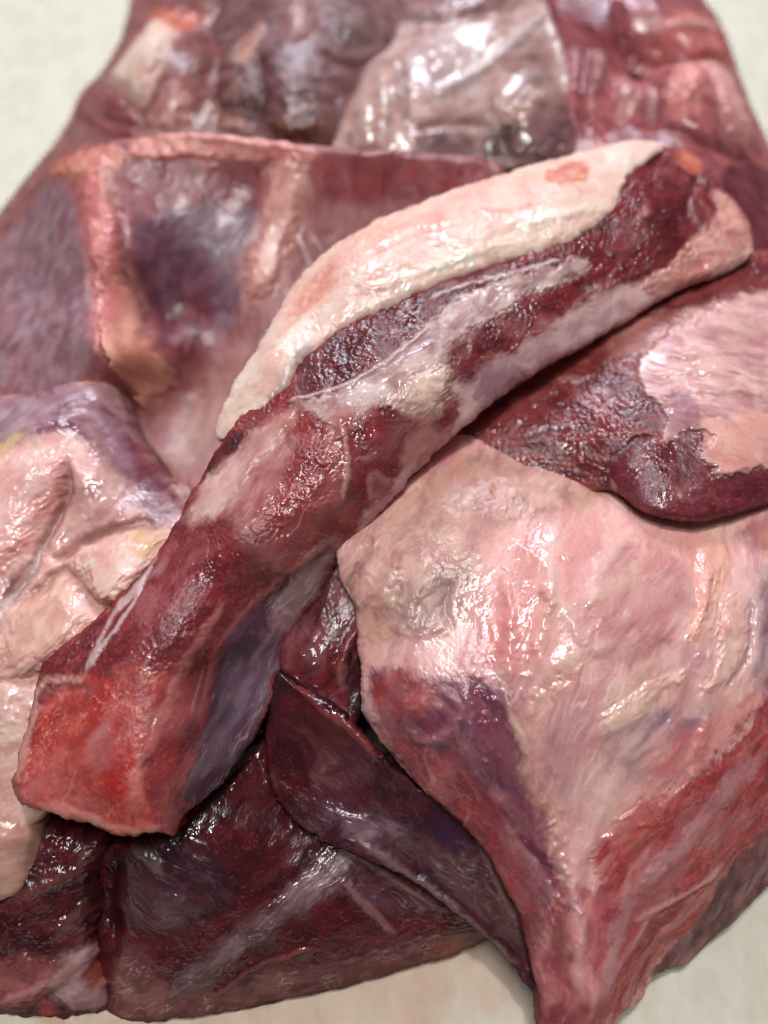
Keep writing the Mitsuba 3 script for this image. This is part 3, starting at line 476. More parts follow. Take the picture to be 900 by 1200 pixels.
body('shoulder_piece', {"label": "big pink fat covered piece that tapers to a red point at the bottom right", "cat": "meat", "seed": 9, "s": 0.48, "R": 3.5, "thick": 26, "jag": 0.9, "kind": "slick", "color": [[228, 176, 166], [204, 144, 144], [242, 208, 196]], "part": "fat_cover", "ang": 68, "amp": 0.75, "sc": 5, "el": 5, "fl": 0.7,
  "outline": [[-18.9, -22.9], [-18.5, -10.3], [-9.1, 5.3], [1.8, 18.7], [22.2, 31.4], [41.2, 35.6], [71.2, 30.0], [99.5, 22.1], [134.9, 14.6], [193.3, 14.6], [192.9, -125.0], [170.8, -145.2], [158.5, -153.6], [152.4, -157.7], [141.9, -168.1], [128.9, -176.2], [122.5, -183.2], [115.2, -182.2], [104.3, -183.7], [100.3, -190.2], [84.8, -185.4], [79.8, -200.3], [56.9, -200.3], [57.1, -177.3], [54.9, -167.8], [51.0, -151.7], [43.7, -139.3], [35.7, -124.8], [26.0, -115.4], [13.1, -104.6], [1.6, -91.9], [-5.9, -82.2], [-9.9, -72.5], [-8.2, -62.5], [-10.6, -49.8], [-11.3, -35.0], [-15.4, -29.5]],
  "patches": [
    {"poly": [[-18.3, -20.0], [-3.4, -3.4], [23.2, 21.4], [39.7, 25.3], [68.6, 21.7], [96.6, 14.3], [85.9, 0.0], [63.7, -3.4], [45.9, -13.1], [29.0, -29.0], [16.0, -41.5], [-6.5, -55.2], [-12.5, -39.5]], "color": [[194, 148, 128], [168, 118, 106], [206, 170, 150]], "kind": "fat", "part": "fat_cover", "feather": 3.0, "ang": 40, "amp": 0.8, "finish": "dull_fat"}, 
    {"poly": [[6.5, -29.2], [22.8, -21.2], [35.5, -25.8], [36.6, -38.1], [22.2, -44.5], [9.6, -46.3], [0.0, -42.1]], "color": [[160, 128, 120], [132, 100, 98]], "kind": "fat", "part": None, "feather": 5, "alpha": 0.55}, 
    {"poly": [[36.3, -9.9], [64.2, 0.0], [93.1, 0.0], [120.0, -6.9], [132.2, -13.6], [112.7, -32.2], [90.1, -49.7], [65.2, -43.5], [58.5, -61.6], [46.7, -49.8], [38.4, -32.0]], "color": [[232, 172, 162], [218, 150, 142], [240, 196, 184]], "kind": "slick", "part": None, "feather": 4.0, "ang": 60, "amp": 0.8, "el": 4, "fl": 0.7}, 
    {"poly": [[81.8, -16.4], [110.7, -13.4], [117.0, -29.2], [110.9, -44.4], [89.8, -55.8], [74.0, -52.5], [71.8, -37.5]], "color": [[196, 142, 136], [176, 116, 116], [216, 172, 160]], "kind": "slick", "part": None, "feather": 7.0, "ang": 35, "el": 5, "fl": 0.7, "sc": 4, "warp": 2}, 
    {"poly": [[124.9, -8.6], [137.8, -6.9], [136.5, -20.1], [124.1, -38.7], [115.6, -50.7], [110.9, -44.4], [120.6, -29.3]], "color": [[236, 178, 154], [222, 156, 138]], "kind": "wax", "part": "fat_lobe", "feather": 2.2, "ang": 70, "proud": 1.4, "dome": 5}, 
    {"poly": [[127.7, -29.5], [141.3, -32.9], [141.2, -45.5], [131.3, -64.0], [116.6, -67.8], [122.5, -54.1]], "color": [[232, 188, 172], [218, 164, 152]], "kind": "wax", "part": "fat_lobe", "feather": 2.5, "ang": 60, "proud": 1.4, "dome": 5}, 
    {"poly": [[76.8, -73.7], [86.4, -64.8], [99.6, -59.1], [113.5, -56.7], [109.7, -62.7], [96.1, -69.7], [87.9, -80.2], [76.9, -86.1]], "color": [[226, 182, 164], [212, 160, 146]], "kind": "wax", "part": "fat_lobe", "feather": 2.5, "ang": 35, "proud": 1.2, "dome": 5}, 
    {"poly": [[58.6, -58.6], [70.9, -52.4], [73.9, -55.5], [64.5, -64.5], [55.3, -73.8], [51.0, -92.7], [46.2, -80.1], [52.3, -67.7]], "color": [[224, 178, 158], [210, 156, 140]], "kind": "fat", "part": None, "feather": 1.8, "ang": 60}, 
    {"poly": [[89.5, -77.1], [106.1, -71.8], [120.1, -79.0], [116.7, -88.3], [102.9, -99.8], [86.5, -95.7], [83.2, -86.2]], "color": [[166, 129, 140], [136, 96, 111], [198, 165, 168]], "kind": "membrane", "part": "silverskin", "feather": 5, "ang": 40, "alpha": 0.9, "el": 4, "fl": 0.6, "warp": 2}, 
    {"poly": [[144.2, -20.1], [175.6, -13.8], [178.9, -67.5], [146.3, -74.8], [139.0, -58.2]], "color": [[176, 141, 144], [140, 98, 106]], "kind": "membrane", "part": "silverskin", "feather": 2.5, "ang": 70}, 
    {"poly": [[137.8, -6.9], [164.4, 0.0], [186.9, 0.0], [182.8, -17.2], [152.2, -16.9]], "color": [[196, 140, 124], [160, 98, 92]], "kind": "slick", "part": None, "feather": 2.5}, 
    {"poly": [[58.4, -70.7], [70.6, -76.8], [73.9, -92.3], [71.1, -111.3], [63.6, -111.6], [58.6, -92.5]], "color": [[190, 143, 144], [158, 106, 112], [214, 172, 170]], "kind": "slick", "part": None, "feather": 4.0, "ang": 75, "alpha": 0.6, "el": 5, "warp": 2}, 
    {"poly": [[96.1, -86.8], [109.5, -78.2], [127.4, -76.4], [138.7, -64.5], [146.3, -71.5], [127.6, -89.3], [109.9, -100.4], [89.9, -114.7], [83.5, -111.3]], "color": [[222, 150, 140], [200, 116, 112], [236, 184, 172]], "kind": "slick", "part": None, "feather": 4.0, "ang": 45, "alpha": 0.8, "el": 4, "warp": 2}, 
    {"poly": [[35.3, -32.1], [47.9, -28.7], [59.3, -40.5], [55.6, -55.6], [43.4, -58.9], [34.5, -50.2]], "color": [[224, 150, 142], [206, 124, 122], [240, 190, 180]], "kind": "slick", "part": None, "feather": 5.0, "ang": 70, "alpha": 0.7, "el": 4, "warp": 2}, 
    {"poly": [[-8.4, -64.9], [-3.2, -59.6], [12.6, -59.8], [28.0, -60.8], [43.3, -63.3], [46.8, -77.0], [53.0, -89.4], [58.8, -102.1], [62.7, -114.9], [63.9, -127.3], [61.4, -142.7], [59.3, -162.4], [57.4, -203.8], [46.8, -206.0], [35.2, -123.1], [16.1, -106.3], [-3.2, -84.2]], "color": [[124, 57, 76], [98, 39, 60], [168, 110, 116]], "kind": "cut", "part": "side_muscle", "feather": 1.8, "ang": -55, "amp": 1.0, "warp": 1.6, "fringe": 2}, 
    {"poly": [[-6.5, -64.7], [6.3, -58.7], [17.2, -62.6], [20.2, -71.6], [9.5, -77.2], [-3.2, -77.3]], "color": [[171, 76, 72], [141, 51, 52]], "kind": "slick", "part": None, "feather": 1.8}, 
    {"poly": [[21.9, -62.5], [43.3, -63.7], [47.7, -80.0], [58.8, -102.1], [62.2, -121.2], [47.0, -112.9], [34.2, -90.2], [24.9, -77.7]], "color": [[132, 71, 84], [100, 49, 72], [156, 102, 113]], "kind": "membrane", "part": None, "feather": 3.0, "ang": -60, "warp": 1.8, "fringe": 2, "sc": 4, "el": 5}, 
    {"poly": [[-3.2, -80.8], [15.8, -85.1], [34.5, -100.4], [47.3, -123.0], [56.5, -144.3], [59.0, -167.8], [48.3, -160.9], [28.9, -118.8], [6.5, -97.1]], "color": [[154, 57, 60], [126, 43, 50], [190, 120, 116]], "kind": "cut", "part": None, "feather": 2.5, "ang": -55}, 
    {"poly": [[148.3, -65.2], [183.0, -61.0], [189.7, -119.5], [153.0, -132.6], [134.4, -151.2], [117.6, -171.4], [98.4, -183.7], [76.8, -184.4], [73.7, -162.8], [72.4, -141.2], [78.7, -129.7], [91.5, -117.9], [106.5, -104.9], [127.6, -89.3]], "color": [[175, 65, 66], [147, 47, 52], [208, 128, 122]], "kind": "cut", "part": "tip_muscle", "feather": 1.8, "ang": 45, "amp": 1.1, "warp": 1.5, "fringe": 1.6}, 
    {"poly": [[74.2, -123.7], [89.8, -108.4], [109.8, -97.2], [120.7, -101.6], [106.7, -113.0], [90.0, -127.2], [77.0, -135.5]], "color": [[184, 82, 76], [162, 59, 60], [214, 140, 128]], "kind": "slick", "part": None, "feather": 1.8, "ang": 40, "proud": 0.8}, 
    {"poly": [[59.2, -137.2], [74.0, -132.6], [78.7, -154.4], [73.3, -177.1], [70.7, -202.9], [56.3, -204.1], [57.8, -163.4]], "color": [[196, 118, 116], [150, 71, 78], [214, 160, 154]], "kind": "slick", "part": None, "feather": 2.0, "ang": 80}, 
    {"poly": [[56.4, -173.7], [70.1, -170.6], [85.2, -176.8], [84.4, -206.2], [52.7, -204.8]], "color": [[150, 65, 66], [122, 45, 50]], "kind": "cut", "part": None, "feather": 3.0}, 
    {"poly": [[151.5, -125.6], [186.1, -99.9], [195.7, -148.6], [158.8, -165.8], [138.8, -177.0], [124.3, -187.2], [105.1, -185.1], [105.7, -176.2], [121.2, -164.8], [126.5, -149.7], [133.4, -138.0]], "color": [[124, 82, 82], [92, 57, 57], [160, 124, 120]], "kind": "striate", "part": "cut_edge", "feather": 1.0, "ang": 62}, 
    {"poly": [[46.2, -80.1], [51.7, -76.9], [58.6, -92.5], [66.6, -124.0], [77.3, -126.7], [67.9, -135.7], [62.2, -124.4], [55.8, -102.3]], "color": [[216, 166, 150], [200, 140, 130]], "kind": "slick", "part": None, "feather": 1.5}],
  "strokes": [
    {"line": [[146.8, -91.3], [128.2, -102.6], [110.6, -123.2], [96.9, -134.5], [87.1, -143.0], [82.9, -162.6], [78.9, -179.4]], "width": 5.0, "h": 0.6, "color": [196, 150, 156], "alpha": 0.45, "warp": 1.7}, 
    {"line": [[91.3, -151.1], [105.6, -147.2], [124.1, -140.4], [131.6, -134.9]], "width": 2.0, "h": 1.0, "color": [214, 160, 150], "alpha": 0.6}, 
    {"line": [[61.6, -127.5], [64.2, -142.0], [62.4, -157.5], [62.6, -171.0]], "width": 2.4, "h": -1.5, "color": [130, 50, 56], "alpha": 0.6}, 
    {"line": [[63.7, -124.2], [68.4, -135.7], [70.9, -149.7], [68.5, -170.4]], "width": 2.6, "h": 1.2, "color": [206, 160, 156], "alpha": 0.5}, 
    {"line": [[91.2, -86.5], [106.1, -71.8]], "width": 2, "h": -0.8, "color": [150, 110, 120], "alpha": 0.3}, 
    {"line": [[52.4, -13.1], [61.3, -19.4], [61.5, -31.5], [55.8, -49.6], [58.5, -61.6]], "width": 3.0, "h": 1.2, "color": None, "beads": 22}, 
    {"line": [[45.4, -19.4], [53.8, -31.6], [46.7, -49.8], [47.9, -61.7]], "width": 3, "h": 0.5, "color": None, "beads": 22}, 
    {"line": [[59.1, -111.9], [63.6, -127.3], [63.4, -142.2], [67.3, -159.1]], "width": 2.6, "h": 0.3, "color": None, "beads": 70}, 
    {"line": [[28.1, -59.3], [34.0, -71.1], [32.6, -83.7]], "width": 2.6, "h": 0.4, "color": None, "beads": 30}, 
    {"line": [[6.3, -69.4], [12.6, -76.9], [21.9, -84.5], [40.3, -93.1], [59.2, -118.3]], "width": 3.5, "h": 0, "color": None, "beads": 50}, 
    {"line": [[96.4, -112.0], [110.0, -103.7], [124.1, -95.5]], "width": 3.5, "h": 0, "color": None, "beads": 40}, 
    {"line": [[96.6, -124.6], [100.2, -131.6], [99.4, -142.0]], "width": 3, "h": 0, "color": None, "beads": 18}, 
    {"line": [[109.5, -148.1], [120.4, -143.1], [127.8, -137.7]], "width": 3, "h": 0, "color": None, "beads": 22}, 
    {"line": [[52.0, 10.4], [37.0, 0.0], [23.3, -6.7]], "width": 3, "h": 0, "color": None, "beads": 22}, 
    {"line": [[125.9, -16.8], [122.3, -38.6], [115.2, -56.8], [120.1, -82.2], [114.9, -91.3]], "width": 2.2, "h": 0.4, "color": None, "beads": 45}, 
    {"line": [[-3.3, -13.3], [-9.9, -32.9], [-15.7, -62.3]], "width": 2.2, "h": 0.4, "color": None, "beads": 30}, 
    {"line": [[45.0, -25.7], [47.1, -40.8], [43.6, -52.9], [46.3, -61.8]], "width": 2.6, "h": 1.5, "color": None}, 
    {"line": [[65.0, -16.3], [75.0, -16.3]], "width": 2.4, "h": 1.2, "color": None}, 
    {"line": [[55.6, -28.6], [63.3, -28.5], [59.4, -37.5]], "width": 2, "h": 1.2, "color": None}, 
    {"line": [[6.6, -13.2], [1.6, -26.1], [-3.3, -39.1]], "width": 3.5, "h": 1.6, "color": None}, 
    {"line": [[12.9, -29.1], [6.4, -44.9], [3.2, -51.3]], "width": 3.0, "h": 1.3, "color": None}, 
    {"line": [[25.9, -25.9], [22.4, -35.3], [25.4, -42.9]], "width": 2.2, "h": -1.4, "color": [140, 104, 98], "alpha": 0.4}, 
    {"line": [[38.2, 12.2], [59.7, 14.1], [80.5, 8.7], [86.8, 3.5]], "width": 4, "h": 1.6, "color": None}, 
    {"line": [[-6.6, -18.2], [-16.6, -33.1], [-14.8, -46.1]], "width": 2.6, "h": -1.6, "color": [120, 72, 70], "alpha": 0.5}, 
    {"line": [[71.3, 0.0], [61.7, -16.2], [63.0, -31.5], [74.2, -49.4]], "width": 4, "h": 0.9, "color": [236, 196, 186], "alpha": 0.4, "warp": 1.6}, 
    {"line": [[98.3, -6.8], [81.1, -19.5], [71.8, -37.5]], "width": 4, "h": 0.8, "color": [236, 196, 186], "alpha": 0.35, "warp": 1.6}, 
    {"line": [[77.3, -111.3], [83.3, -98.8], [86.3, -86.3], [96.0, -77.4]], "width": 3.5, "h": 0.7, "color": [232, 188, 176], "alpha": 0.4, "warp": 1.6}, 
    {"line": [[141.7, -16.9], [144.1, -39.3], [138.7, -64.5]], "width": 4, "h": 1, "color": [226, 192, 186], "alpha": 0.4, "warp": 1.4}, 
    {"line": [[125.2, -13.5], [123.4, -29.4], [116.2, -44.6], [119.7, -60.2], [119.4, -79.0], [114.9, -88.1]], "width": 2.6, "h": 0.9, "color": None}, 
    {"line": [[76.8, -70.7], [89.6, -61.8], [101.6, -53.1]], "width": 4, "h": 0.5, "color": [230, 196, 174], "alpha": 0.5}, 
    {"line": [[75.3, -79.9], [89.5, -72.5], [99.4, -66.8]], "width": 4, "h": 0.5, "color": [230, 196, 174], "alpha": 0.5}, 
    {"line": [[72.5, -31.5], [85.9, -28.6], [102.5, -16.5]], "width": 3.5, "h": 0.5, "color": [224, 186, 166], "alpha": 0.4}, 
    {"line": [[58.6, -55.5], [74.1, -50.9], [87.1, -45.1]], "width": 3.5, "h": 0.5, "color": [224, 186, 166], "alpha": 0.4}, 
    {"line": [[141.3, -32.9], [139.3, -51.8], [127.5, -66.9]], "width": 1.6, "h": -1.0, "color": [160, 120, 126], "alpha": 0.5}, 
    {"line": [[21.8, -65.4], [29.4, -71.3], [23.4, -82.7], [12.7, -85.5]], "width": 2.6, "h": 1.8, "color": [166, 110, 124], "alpha": 0.5}, 
    {"line": [[28.0, -62.3], [32.8, -74.2], [28.1, -87.3]], "width": 2.6, "h": 1.6, "color": [150, 100, 120], "alpha": 0.4}, 
    {"line": [[43.2, -64.9], [47.4, -76.9], [53.0, -89.4]], "width": 2, "h": 1.2, "color": [214, 180, 160], "alpha": 0.5}, 
    {"line": [[-8.4, -64.9], [-7.1, -74.5], [-4.5, -80.9]], "width": 3, "h": 1.0, "color": [190, 160, 160], "alpha": 0.6}],
  "ctrl": [[-24.2, -16.8, 11.2], [-10.4, 7.0, -1.4], [23.3, 23.3, -12.4], [70.4, 29.6, -24.8], [98.3, 21.8, -18.4], [133.3, 14.4, -14.5], [191.0, 14.4, -14.5], [190.6, -123.5, -6.8], [168.7, -143.4, -5.3], [140.1, -166.0, 2.2], [103.0, -181.3, 14.9], [78.7, -197.5, 39.3], [56.2, -197.5, 39.3], [54.1, -165.6, 29.1], [43.2, -137.5, 27.8], [25.7, -113.9, 26.6], [1.6, -90.7, 23.3], [-9.8, -71.5, 22.2], [-11.5, -42.8, 18.2], [34.2, 6.8, 4.3], [69.7, 10.5, -2.2], [86.8, 3.5, -0.7], [126.2, -10.2, 5.4], [9.7, -26.0, 22.9], [32.1, -32.1, 26.1], [63.0, -31.5, 32.6], [99.9, -25.8, 25.0], [149.8, -26.6, 14.2], [139.0, -58.2, 24.1], [96.2, -62.1, 37.5], [58.4, -67.6, 40.5], [21.9, -62.5, 35.5], [9.4, -72.2, 33.8], [34.3, -93.5, 36.1], [59.0, -108.7, 37.4], [77.3, -123.7, 38.6], [67.2, -152.7, 42.7], [65.9, -175.4, 45.7], [103.2, -112.6, 35.0], [131.7, -96.3, 26.3], [112.0, -140.9, 27.3], [91.3, -151.1, 32.8], [134.8, -128.2, 18.3], [156.8, -110.1, 13.2]]})
body('silverskin_flap', {"label": "thin dark flap with purple silverskin glare hanging under the pointed pink piece", "cat": "meat", "seed": 10, "s": 0.5, "R": 1.6, "thick": 4, "jag": 1.2, "kind": "membrane", "color": [[73, 24, 36], [51, 17, 29], [108, 63, 69]], "part": "skin", "ang": -35, "fascia": 0.2, "finish": "wet_dark",  # dark skin, darkened more because it hangs in shadow
  "outline": [[-43.0, -60.4], [-35.0, -66.7], [-23.1, -71.0], [-9.9, -82.2], [0.0, -93.4], [16.5, -108.8], [39.7, -119.0], [63.4, -136.9], [69.0, -164.3], [61.3, -188.8], [53.8, -179.3], [44.4, -167.8], [34.5, -159.4], [19.8, -148.2], [4.9, -138.4], [-9.9, -131.6], [-23.2, -127.4], [-35.1, -121.9], [-44.6, -111.6], [-48.4, -95.4], [-45.7, -77.9]],
  "patches": [
    {"poly": [[-40.0, -66.6], [-23.0, -72.2], [-9.8, -85.0], [-13.2, -95.7], [-30.1, -93.5], [-43.8, -87.6]], "color": [[88, 24, 30], [64, 15, 22]], "kind": "cut", "part": "lean", "feather": 2.5}, 
    {"poly": [[-50.8, -91.4], [-36.9, -87.1], [-26.7, -100.1], [-26.4, -119.0], [-34.7, -124.0], [-47.0, -114.0]], "color": [[81, 18, 24], [56, 12, 18]], "kind": "cut", "part": None, "feather": 4.0, "alpha": 1}, 
    {"poly": [[-30.1, -100.3], [-16.5, -92.5], [-3.3, -98.1], [-9.9, -108.8], [-26.6, -109.8]], "color": [[112, 65, 67], [84, 40, 46], [160, 130, 126]], "kind": "membrane", "part": None, "feather": 3, "alpha": 0.6, "fs": 1.2}, 
    {"poly": [[-24.9, -112.8], [-9.9, -115.2], [6.6, -120.0], [9.9, -126.5], [-3.3, -126.1], [-19.8, -120.2]], "color": [[132, 106, 114], [104, 73, 83], [160, 137, 141]], "kind": "fibre", "part": "silverskin", "feather": 2.5, "ang": -20, "proud": 0.6, "alpha": 0.8},  # silverskin made paler, with some of the window glare in its colour
    {"poly": [[6.6, -124.8], [22.9, -127.8], [35.9, -133.9], [49.1, -150.6], [58.3, -174.9], [49.0, -166.5], [32.6, -153.2], [16.4, -137.5]], "color": [[92, 59, 59], [66, 35, 38], [140, 112, 110]], "kind": "fibre", "part": "edge", "feather": 1.8, "ang": -40}, 
    {"poly": [[13.1, -114.9], [29.5, -122.8], [36.0, -130.8], [22.9, -131.0]], "color": [[64, 33, 56], [47, 22, 48]], "kind": "membrane", "part": None, "feather": 2.5}],
  "strokes": [
    {"line": [[-38.2, -63.1], [-24.7, -75.7], [-9.8, -85.0], [-1.6, -94.5]], "width": 2.4, "h": 1.4, "color": [150, 70, 66], "alpha": 0.6}, 
    {"line": [[-9.8, -126.0], [9.8, -139.1], [29.3, -153.2], [48.8, -172.5]], "width": 2.0, "h": 1.0, "color": [130, 100, 98], "alpha": 0.6}, 
    {"line": [[36.0, -126.1], [45.8, -143.9], [52.3, -160.3]], "width": 2.6, "h": 1.0, "color": [140, 116, 108], "alpha": 0.5}],
  "ctrl": [[-42.6, -60.0, 13.8], [-22.9, -70.5, 19.4], [0.0, -92.7, 22.1], [29.5, -117.9, 19.7], [63.0, -135.9, 15.6], [68.5, -163.1, 21.0], [60.9, -187.4, 27.1], [44.1, -166.6, 20.6], [19.6, -147.0, 20.4], [-9.8, -130.6, 20.7], [-34.8, -121.0, 15.6], [-48.0, -94.7, 8.5], [-16.6, -99.4, 15.5], [9.9, -121.7, 18.3], [35.8, -143.2, 21.8]]})
body('inner_scrap', {"label": "wet dark red scrap in the gap between the strip and the pink piece", "cat": "meat", "seed": 11, "s": 0.5, "R": 4, "thick": 12, "kind": "slick", "color": [[105, 29, 36], [71, 18, 26], [150, 80, 80]], "part": "lean", "ang": 60, "amp": 1.1,
  "outline": [[-19.3, -14.0], [-8.7, -17.3], [-6.1, -41.0], [-6.1, -64.7], [-8.4, -83.8], [-16.8, -83.9], [-30.4, -72.6], [-44.0, -61.9], [-41.5, -48.5], [-34.4, -35.1]],
  "patches": [
    {"poly": [[-17.9, -17.2], [-8.5, -20.5], [-6.1, -33.8], [-12.8, -40.3], [-18.7, -30.7]], "color": [[176, 130, 120], [140, 90, 86]], "kind": "slick", "part": None, "feather": 2.5}, 
    {"poly": [[-16.6, -59.8], [-8.4, -56.9], [-6.6, -82.6], [-13.2, -79.4]], "color": [[47, 14, 20], [34, 10, 14]], "kind": "slick", "part": None, "feather": 2}, 
    {"poly": [[-42.4, -57.6], [-33.7, -47.2], [-19.9, -53.1], [-18.2, -66.3], [-29.9, -69.8]], "color": [[113, 35, 40], [86, 24, 30]], "kind": "slick", "part": None, "feather": 2}],
  "strokes": [
    {"line": [[-13.6, -30.5], [-23.4, -46.8], [-35.0, -63.4]], "width": 4, "h": 0, "color": None, "beads": 50}, 
    {"line": [[-8.4, -40.4], [-13.4, -50.1], [-16.6, -58.1]], "width": 2.2, "h": 1.8, "color": [140, 80, 80], "alpha": 0.5}, 
    {"line": [[-22.2, -30.8], [-25.3, -40.5], [-23.4, -46.8]], "width": 2.2, "h": 1.5, "color": None}, 
    {"line": [[-15.0, -53.3], [-17.3, -63.1], [-15.9, -71.4]], "width": 2.2, "h": 1.6, "color": [150, 96, 90], "alpha": 0.5}, 
    {"line": [[-37.0, -53.7], [-40.5, -60.7], [-33.3, -66.6]], "width": 2.5, "h": 1.2, "color": None}],
  "ctrl": [[-19.0, -13.8, 0.6], [-8.6, -17.1, 4.6], [-6.1, -40.4, 10.2], [-6.0, -63.8, 11.3], [-8.3, -82.6, 16.7], [-29.9, -71.5, 14.2], [-43.4, -61.0, 7.5], [-33.9, -34.6, 0.3], [-21.9, -40.4, 10.2], [-19.9, -59.6, 15.8], [-33.3, -56.6, 14.2]]})
